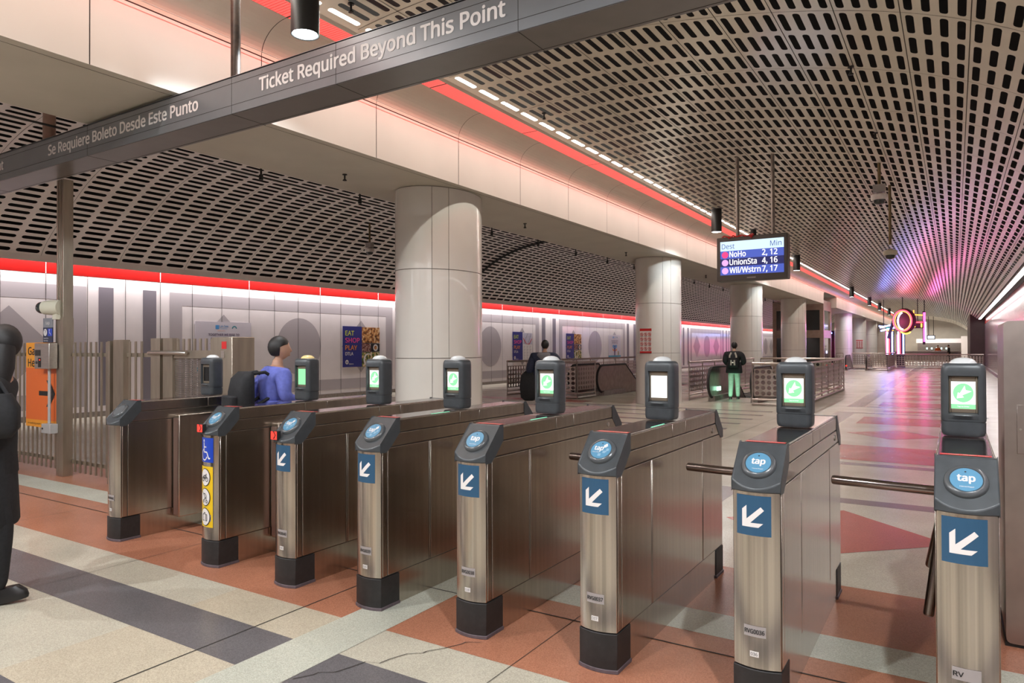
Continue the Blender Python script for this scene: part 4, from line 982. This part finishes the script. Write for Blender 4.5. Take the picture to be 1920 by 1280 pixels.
ring = lambda rx, rz, cx, cz, a0=0, a1=2*PI, n=40, y=0.: [(cx+rx*math.cos(a0+(a1-a0)*k/n), y, cz+rz*math.sin(a0+(a1-a0)*k/n)) for k in range(n+1)]
t = neon('neon_ring', 'hanging neon ring of red with a white crescent inside', [(ring(.58, .76, 0, 0), .055, NRED), (ring(.50, .68, .02, 0), .02, NORANGE), ([(p_[0]*.55-.02, -.02, p_[2]) for p_ in ring(.62, .62, .12, -.02, PI*.55, PI*1.5, 24)], .055, NWHITE),
    (ring(.42, .40, .22, -.55, PI*1.2, PI*1.75, 14), .045, NYEL)], None, (-3.25, 59.0, 3.50))
m_ = MB(); m_.prism([(.76*math.cos(2*PI*k/36)+.12, .92*math.sin(2*PI*k/36)) for k in range(36)], .22, 'y', .08); m_.build('backing_disc', DARKP, t, smooth=30)
MB().tube([(0, .3, .9), (0, .3, 1.75)], .03, 8).build('hanging_rod', BLACK, t); MB().tube([(-.45, .2, .6), (-.95, .2, -1.3)], .10, 8).build('leaning_pole', DARKP, t)
t = neon('neon_bars', 'pair of slanting pale blue neon bars crossing the ring', [([(-1.55, 0, -.42), (.78, 0, .12)], .06, NBLUE), ([(-1.50, 0, -.66), (.74, 0, -.12)], .06, NBLUE), ([(-1.62, 0, -.30), (-1.2, 0, -.36)], .05, NBLUE)], None, (-3.22, 59.5, 3.45))
MB().tube([(-1.3, .1, -.4), (-1.3, .1, 1.7)], .03, 8).build('hanging_rod', BLACK, t)
t = neon('neon_bracket', 'neon bracket of red and yellow beside the tall pink tube', [([(-2.60, 0, 3.02), (-2.60, 0, 3.38), (-1.98, 0, 3.38)], .05, NRED), ([(-2.50, 0, 3.02), (-2.50, 0, 3.28)], .045, NYEL), ([(-2.06, 0, 3.02), (-2.06, 0, 3.28)], .045, NYEL), ([(-2.55, 0, 4.28), (-2.55, 0, 3.95), (-1.98, 0, 3.90)], .04, NORANGE)], [(-2.66, -1.92, .06, .14, 2.95, 3.45)], (0, 59.6, 0))
MB().tube([(-2.3, .1, 3.4), (-2.3, .1, 5.15)], .03, 8).build('hanging_rod', BLACK, t)
t = neon('neon_tube_tall', 'tall hanging pink neon tube right of the bracket', [([(0, 0, 1.95), (0, 0, 4.1)], .07, NPINK), ([(.09, 0, 1.95), (.09, 0, 3.4)], .03, NWHITE)], [(-.12, .05, .08, .16, 1.75, 4.2)], (-1.88, 59.8, 0))
MB().tube([(0, .12, 4.1), (0, .12, 5.05)], .03, 8).build('hanging_rod', BLACK, t)
for x, z, pw, c in ((-4.1, 2., 45, (.45, .35, 1)), (-3.3, 3.4, 60, (1, .12, .25)), (-1.9, 3., 55, (1, .1, .5)), (-4.6, 3.2, 40, (.2, .25, 1))):
    l = bpy.data.lights.new('neon_glow', 'POINT'); l.energy = pw; l.color = c; l.shadow_soft_size = .25; o = bpy.data.objects.new('neon_glow', l); o.location = (x, 58.7, z); COL.objects.link(o)
# sculptures in the left hall: the lift tower hides them, the glossy wall mirrors them
nb = []
for q, (x, m, r) in enumerate(((-14.2, NPINK, .09), (-13.7, NWHITE, .05), (-13.0, NPINK, .12), (-12.2, NPINK, .09), (-11.7, NBLUE, .07), (-11.2, NORANGE, .09), (-10.8, NPINK, .07), (-10.4, NRED, .06))): nb.append(([(x, .3*(q % 3), .9), (x, .3*(q % 3), 2.5)], r, m))
nb += [(ring(.32, .75, -12.6, 1.7), .05, NPINK), ([(-14.3, 0, 2.85), (-10.2, 0, 2.95)], .07, NBLUE), ([(-13.4, .1, 3.1), (-11.4, .1, 2.75)], .06, NBLUE)]
neon('neon_row', 'row of pink and violet neon seen mirrored in the left wall', nb, [(-14.4, -10.1, 1.0, 1.1, 0, 3.2)], (0, 75, 0))
# far arrivals screen and service counter
t = thing('far_screen', 'small lit arrivals screen hanging far down the hall', 'screen', (-2.35, 96, 2.42)); MB().box(-.42, .42, 0, .15, 0, .5).build('screen_case', BLACK, t); MB().box(-.34, .34, -.01, 0, .08, .42).build('display', emis('far_white', (.75, .8, 1), 1.8), t)
for x in (-.25, .25): MB().tube([(x, .07, .5), (x, .07, 2.74)], .03, 8).build('hanging_rod', BLACK, t)
t = thing('long_counter', 'long dark counter at the far end of the hall', 'counter', (-3, 92, 0)); MB().box(-2.9, 3.6, 0, .5, 0, 1.02).build('counter_front', STEELD, t); MB().box(-2.95, 3.65, -.05, .55, 1.02, 1.08).build('counter_top', STEEL2, t)

# ================================================================= STEEL CABINET ON THE RIGHT
t = thing('steel_cabinet', 'tall brushed steel cabinet at the right edge beside the nearest gate', 'cabinet', (.22, 4.57, 0))
CABM = mat('cabinet_steel', (.40, .34, .31), .40, 1., var=.12, scale=5)
MB().prism(fillet([(0, .02), (1.45, .02), (1.45, 1.735), (0, 1.735)], .03, 4), .62, 'y', 0).build('cabinet_body', CABM, t, smooth=30); MB().box(.055, .9, -.004, .0, 1.03, 1.29).build('access_panel', CABM, t, bevel=.003)
MB().box(-.004, 1.45, .01, .6, 0, .022).build('plinth', BLACK, t)
m_ = MB()
for x, z in ((.07, 1.16), (.88, 1.16)): m_.lathe([(.007, 0), (.006, .004)], n=10).mapv(lambda a, b_, c: (x+a, -.004-c, z+b_), len(m_.v)-20)
m_.build('lock', STEEL2, t)

# ================================================================= PEOPLE
def skin_mesh(joints, edges, rad, sub=2, root=0):
    """joints {name: Vector}; returns mesh data grown by a Skin modifier"""
    names = list(joints); me = bpy.data.meshes.new('sk'); me.from_pydata([joints[n] for n in names], [(names.index(a), names.index(b)) for a, b in edges], [])
    ob = bpy.data.objects.new('sk', me); COL.objects.link(ob)
    sk = ob.modifiers.new('s', 'SKIN'); sk.use_smooth_shade = True
    for i, n in enumerate(names):
        r = rad[n]; me.skin_vertices[0].data[i].radius = (r, r) if not isinstance(r, tuple) else r
        me.skin_vertices[0].data[i].use_root = (i == root)
    if sub: m = ob.modifiers.new('u', 'SUBSURF'); m.levels = sub; m.render_levels = sub
    out = bpy.data.meshes.new_from_object(ob.evaluated_get(bpy.context.evaluated_depsgraph_get()))
    bpy.data.objects.remove(ob); bpy.data.meshes.remove(me); return out
def join_meshes(ms, voxel=0.):
    bm = bmesh.new()
    for m in ms: bm.from_mesh(m)
    me = bpy.data.meshes.new('j'); bm.to_mesh(me); bm.free()
    if voxel:
        ob = bpy.data.objects.new('j', me); COL.objects.link(ob); r = ob.modifiers.new('r', 'REMESH'); r.mode = 'VOXEL'; r.voxel_size = voxel; r.use_smooth_shade = True
        s = ob.modifiers.new('s', 'SMOOTH'); s.factor = .5; s.iterations = 3
        out = bpy.data.meshes.new_from_object(ob.evaluated_get(bpy.context.evaluated_depsgraph_get())); bpy.data.objects.remove(ob); return out
    return me
def mesh_obj(name, me, m, parent):
    me.materials.clear(); me.materials.append(m); me.polygons.foreach_set('use_smooth', [True]*len(me.polygons))
    o = bpy.data.objects.new(name, me); COL.objects.link(o); o.parent = parent; return o
def mb_mesh(mb):
    me = bpy.data.meshes.new('m'); me.from_pydata(mb.v, [], mb.f); return me
V = Vector
def person(label, loc, rz, H=1.75, lean=0., step=.0, arms=None, top=CLOTHB, legs=DTROU, hair=HAIR, skin=SKIN, head_turn=0., head_drop=0., coat=False, sleeves=True, shoe=SHOE, long_hair=False, slim=1., puff=.024, foot_l=None, foot_r=None, trouser_end=True, toe_up=0.):
    """figure facing +Y in its own frame; arms = {'L': (elbow, wrist), 'R': ...}"""
    t = thing('person', label, 'person', loc, rz); k = H/1.75
    hip_z = .92*k; J = {}
    J['pelvis'] = V((0, 0, hip_z)); J['waist'] = V((0, .01+lean*.2, hip_z+.16*k)); J['chest'] = V((0, lean*.6, hip_z+.36*k)); J['upper'] = V((0, lean, hip_z+.50*k)); J['neck'] = V((0, lean+.015, hip_z+.575*k)); J['skull'] = V((0, lean+.03+head_drop*.3, hip_z+.66*k))
    for s, q in (('L', -1), ('R', 1)):
        J['sh'+s] = V((q*.175*k*slim, lean, hip_z+.48*k))
        e, w_ = (arms or {}).get(s, (V((q*.24, -.03, hip_z+.20*k)), V((q*.25, .06, hip_z-.05*k))))
        J['el'+s] = V(e); J['wr'+s] = V(w_)
        st = step*q
        fx = foot_l if s == 'L' else foot_r
        J['hip'+s] = V((q*.09*k, 0, hip_z-.04*k)); an = V(fx) if fx else V((q*.10, st, .085))
        J['an'+s] = an; J['kn'+s] = (J['hip'+s]+an)/2+V((0, .045+abs(st)*.12, .01))
    E = [('pelvis', 'waist'), ('waist', 'chest'), ('chest', 'upper'), ('upper', 'neck'), ('neck', 'skull')]
    for s in 'LR': E += [('upper', 'sh'+s), ('sh'+s, 'el'+s), ('el'+s, 'wr'+s), ('pelvis', 'hip'+s), ('hip'+s, 'kn'+s), ('kn'+s, 'an'+s)]
    r = {'pelvis': (.14*k*slim, .11*k), 'waist': (.125*k*slim, .10*k), 'chest': (.15*k*slim, .11*k), 'upper': (.13*k*slim, .09*k), 'neck': .055*k, 'skull': .06*k}
    for s in 'LR': r.update({'sh'+s: .062*k, 'el'+s: .043*k, 'wr'+s: .028*k, 'hip'+s: .092*k, 'kn'+s: .058*k, 'an'+s: .036*k})
    body = skin_mesh(J, E, r)
    hd = MB(); hc = V((0, lean+.045+head_drop, J['neck'].z+.175*k))
    hd.ball((0, 0, 0), .080*k, .097*k, .115*k, 20, 14)
    hd.mapv(lambda x, y, z: (x*(1 if z > -.03 else 1-.25*min(1, (-.03-z)/.09)), y*(1 if z > -.02 else 1-.12*min(1, (-.02-z)/.09))+(.012 if z < -.04 else 0), z))
    hd.loft([[(a*.014, .082*k+b*.03, c) for a in ()] for b in ()] or [[(-.012, .088, .01), (.012, .088, .01), (.006, .096, .012), (-.006, .096, .012)], [(-.016, .085, -.035), (.016, .085, -.035), (.009, .116, -.03), (-.009, .116, -.03)]])
    for q in (-1, 1): hd.ball((q*.076*k, -.004, -.008), .010, .018, .032, 8, 6)
    hd.ball((0, .086, -.066), .026, .014, .008, 8, 6)
    c_, s_ = math.cos(head_turn), math.sin(head_turn)
    hd.mapv(lambda x, y, z: (hc.x+x*c_-y*s_, hc.y+x*s_+y*c_, hc.z+z))
    parts = [body, mb_mesh(hd)]
    for s, q in (('L', -1), ('R', 1)):
        w_, e = J['wr'+s], J['el'+s]; d = (w_-e).normalized(); side = V((0, 1, 0)); n_ = d.cross(side).normalized(); side = n_.cross(d).normalized()
        palm = MB(); palm.loft([[w_+d*a+side*(b*sw)+n_*(c*th) for b, c in ((-1, -1), (1, -1), (1, 1), (-1, 1))] for a, sw, th in ((-.01, .024, .018), (.03, .036, .016), (.085, .040, .013))])
        parts.append(mb_mesh(palm))
        for i_ in range(4):
            b0 = w_+d*.08+side*(-.03+.02*i_); L = (.058, .070, .074, .062)[i_]*k; f_ = MB(); cv = n_*(-q*.4)
            f_.tube([b0-d*.01, b0+d*L*.45, b0+d*L*.8+cv*L*.3, b0+d*L*.98+cv*L*.75], [.0092, .0088, .008, .006], 8); parts.append(mb_mesh(f_))
        f_ = MB(); b0 = w_+d*.025+side*.03; f_.tube([b0, b0+side*.025+d*.03, b0+side*.03+d*.06], [.011, .010, .007], 8); parts.append(mb_mesh(f_))
    mesh_obj('body', join_meshes(parts, .009), skin, t)
    # clothes over the body
    def sub_skin(names, grow, over={}):
        JJ = {n: J[n] for n in names}; EE = [(a, b) for a, b in E if a in names and b in names]
        rr = {n: tuple(x+grow for x in r[n]) if isinstance(r[n], tuple) else r[n]+grow for n in names}; rr.update(over); return skin_mesh(JJ, EE, rr)
    J['collar'] = J['upper'].lerp(J['neck'], .85); r['collar'] = (.068*k, .062*k); E.append(('upper', 'collar'))
    tn = ['waist', 'chest', 'upper', 'collar']+[a+s for s in 'LR' for a in (('sh', 'el', 'wr') if sleeves else ('sh', 'el'))]
    J_old = {s: J['wr'+s].copy() for s in 'LR'}
    for s in 'LR': J['wr'+s] = J['wr'+s].lerp(J['el'+s], .12)
    up_ = sub_skin(tn, puff)
    hm = MB(); pw = puff-.024
    hm.loft([[((a*slim+pw)*k*math.cos(q), (b_+pw)*k*math.sin(q)+dy, hip_z+z*k) for q in [2*PI*i_/24 for i_ in range(24)]] for a, b_, z, dy in ((.165, .140, -.10, 0), (.178, .150, -.085, 0), (.172, .142, .04, 0), (.158, .128, .15, .01+lean*.2), (.150, .122, .24, .01+lean*.35))])
    up_ = join_meshes([up_, mb_mesh(hm)])
    mesh_obj('coat' if coat else 'jacket', up_, top, t)
    if coat:
        MB().loft([[(a*math.cos(q), b_*math.sin(q)+dy, z*k) for q in [2*PI*i_/28 for i_ in range(28)]] for a, b_, z, dy in ((.205, .165, .50, -.02), (.215, .175, .52, -.02), (.195, .155, .75, -.01), (.175, .135, .95, 0), (.150, .120, 1.12, .01))]).build('coat_skirt', top, t, smooth=60)
    for s in 'LR': J['wr'+s] = J_old[s]
    JA = {s: J['an'+s].copy() for s in 'LR'}
    for s in 'LR': J['an'+s] = J['an'+s]+V((0, 0, -.02))
    mesh_obj('trousers', sub_skin(['waist', 'pelvis']+[a+s for s in 'LR' for a in ('hip', 'kn', 'an')], .026, {**{'an'+s: .066*k for s in 'LR'}, **{'hip'+s: .108*k for s in 'LR'}, 'pelvis': (.115*k, .10*k), 'waist': (.09*k, .08*k)}), legs, t)
    for s in 'LR': J['an'+s] = JA[s]
    hr = MB(); hr.ball((0, -.010, .012), .092*k, .108*k, .114*k, 20, 12)
    hr.mapv(lambda x, y, z: (x*(1 if z > -.02 else .9), min(y, .060+max(0, z-.03)*.5) if z > .02 else min(y, -.012), max(z, -.075)) if not long_hair else (x*1.05, min(y, .05), z))
    if long_hair: hr.tube([(0, -.06, -.02), (0, -.09, -.16), (0, -.10, -.30)], [.08, .085, .05], 14)
    hr.mapv(lambda x, y, z: (hc.x+x*c_-y*s_, hc.y+x*s_+y*c_, hc.z+z)); hr.build('hair', hair, t, smooth=60)
    for s in 'LR':
        a = J['an'+s]; m_ = MB(); zb = a.z-.085
        ol = [(-.036, -.075), (.036, -.075), (.045, .06), (.040, .13), (.018, .175), (-.018, .175), (-.040, .13), (-.045, .06)]
        ol = fillet(ol, .03, 3); tu = toe_up if s == 'R' else 0
        m_.loft([[(a.x+x*q, a.y+y*q2, zb+z+max(0, y)*tu) for x, y in ol] for q, q2, z in ((1, 1, .0), (1.03, 1.02, .018), (.92, .96, .05), (.72, .72, .085))]); m_.build('shoe', shoe, t, smooth=60)
    return t

def backpack(label, loc, rz, w, h, d, m, name='backpack', stripes=None):
    t = thing(name, label, 'bag', loc, rz); ol = fillet([(-w, -d), (w, -d), (w, 0), (-w, 0)], min(w, d)*.5, 4)
    MB().loft([[(x*q, y*q2, z) for x, y in ol] for q, q2, z in ((.86, .8, 0), (1, 1, h*.12), (1, 1, h*.55), (.95, .85, h*.85), (.7, .5, h))]).build('bag_body', m, t, smooth=60)
    o2 = fillet([(-w*.75, -d*1.35), (w*.75, -d*1.35), (w*.75, -d*.9), (-w*.75, -d*.9)], .03, 3)
    MB().loft([[(x, y, z) for x, y in o2] for z in (h*.10, h*.48)]).build('front_pocket', m, t, smooth=50, bevel=.012)
    if stripes:
        s_ = MB()
        for sx in (-1, 1):
            s_.tube([(sx*w*.35, -d*.78, h*.90), (sx*w*.60, -d*1.02, h*.72), (sx*w*.62, -d*1.05, h*.60)], .026, 8); s_.tube([(sx*w*.30, -d*1.40, h*.46), (sx*w*.34, -d*1.40, h*.14)], .024, 8)
        s_.tube([(-w*.3, -d*1.40, h*.30), (w*.3, -d*1.40, h*.30)], .018, 8); s_.build('reflective_strap', stripes, t)
    for sx in (-1, 1): MB().tube([(sx*w*.55, -.02, h*.95), (sx*w*.6, .10, h*.98), (sx*w*.65, .22, h*.80), (sx*w*.7, .2, h*.5), (sx*w*.6, .02, h*.25)], .016, 8).build('shoulder_strap', m, t)
    return t

# walker at the left edge, mostly out of frame
WX, WY, WR = -5.19, 1.99, -.55
person('person in a long black coat walking past at the left edge', (WX, WY, 0), WR, 1.72, .03, .0, {'L': ((-.25, -.10, 1.15), (-.25, -.02, .92)), 'R': ((.24, -.08, 1.20), (.16, .02, 1.20))}, CLOTHB, CLOTHB, HAIR, SKIN, coat=True, long_hair=True, head_turn=1.35, foot_l=(-.08, -.34, .16), foot_r=(.08, .04, .09), toe_up=.12)
t = thing('shoulder_bag', 'bulky black bag carried by the person at the left edge', 'bag', (WX+.24*math.cos(WR)-.05*math.sin(WR), WY+.24*math.sin(WR)+.05*math.cos(WR), 1.06), WR); MB().loft([[(x, y, z) for x, y in fillet([(-a, -b_), (a, -b_), (a, b_), (-a, b_)], .05, 4)] for a, b_, z in ((.06, .10, 0), (.09, .14, .06), (.09, .14, .18), (.06, .10, .27))]).build('bag_body', CLOTHB, t, smooth=60)
MB().tube([(0, -.09, .24), (-.03, -.10, .36), (-.05, -.06, .42), (-.03, .02, .36), (0, .09, .24)], .012, 8).build('bag_strap', CLOTHB, t)
# man in blue walking through the wide gate
person('person in a blue shirt walking through the wide gate beside the fence', (-5.49, 4.36, 0), -.25, 1.68, .07, .22, {'L': ((-.25, -.08, 1.16), (-.22, .12, 1.02)), 'R': ((.27, .04, 1.14), (.24, .28, 1.08))}, SHIRT, DTROU, HAIR, SKIN, head_turn=-.3)
backpack('dark backpack on the blue-shirted person', (-5.545, 4.20, .97), -.25, .155, .42, .17, CLOTHB)
# person in the navy jacket with a grey hood
pj_ = person('person in a navy jacket with grey hood seen from behind', (-7.98, 14.0, 0), .30, 1.74, .02, .06, {'L': ((-.34, -.03, 1.13), (-.36, .02, .93)), 'R': ((.34, .03, 1.14), (.30, .2, 1.0))}, NAVY, DTROU, HAIR, SKIN, slim=1.45, puff=.06, head_drop=.02)
m_ = MB(); m_.loft([[(a*math.cos(q), -.07+b_*math.sin(q), z) for q in [2*PI*k/18 for k in range(18)]] for a, b_, z in ((.03, .03, 1.26), (.10, .07, 1.33), (.17, .10, 1.42), (.16, .10, 1.47), (.11, .07, 1.49))]); m_.build('hood', HOOD, pj_, smooth=60)
t = thing('duffel_bag', 'large black bag hanging at the side of the navy-jacketed person', 'bag', (-8.34, 13.92, .38), .3)
MB().loft([[(x, y, z) for x, y in fillet([(-a, -b_), (a, -b_), (a, b_), (-a, b_)], .07, 4)] for a, b_, z in ((.10, .12, 0), (.17, .18, .07), (.20, .20, .35), (.17, .16, .58), (.10, .08, .68))]).build('bag_body', CLOTHB, t, smooth=60)
MB().tube([(.05, -.05, .66), (.16, -.03, .86), (.30, .0, 1.04)], .018, 8).build('bag_strap', CLOTHB, t)
# person in pale trousers at the escalator
person('person in black jacket and pale trousers lit green at the escalator', (-5.72, 21.75, 0), .12, 1.72, .04, .08, {'L': ((-.27, .0, 1.16), (-.18, .2, 1.05)), 'R': ((.29, .03, 1.14), (.18, .24, 1.08))}, CLOTHB, GREENP, HAIR, SKIN, slim=1.3, puff=.045, head_drop=.03)
backpack('black backpack with silver straps on the person at the escalator', (-5.70, 21.64, .98), .12, .155, .50, .15, CLOTHB, stripes=mat('reflective_silver', (.55, .52, .45), .3, .3))
# two tiny figures far down the hall
person('tiny person in an orange vest at the far end of the hall', (-1.65, 94.5, 0), PI, 1.72, 0, .05, None, mat('vest_orange', (.65, .12, .02), .7), DTROU)
person('tiny person in dark clothes at the far end of the hall', (-.55, 90.5, 0), PI*.5, 1.74, 0, .1, None, CLOTHB, DTROU)
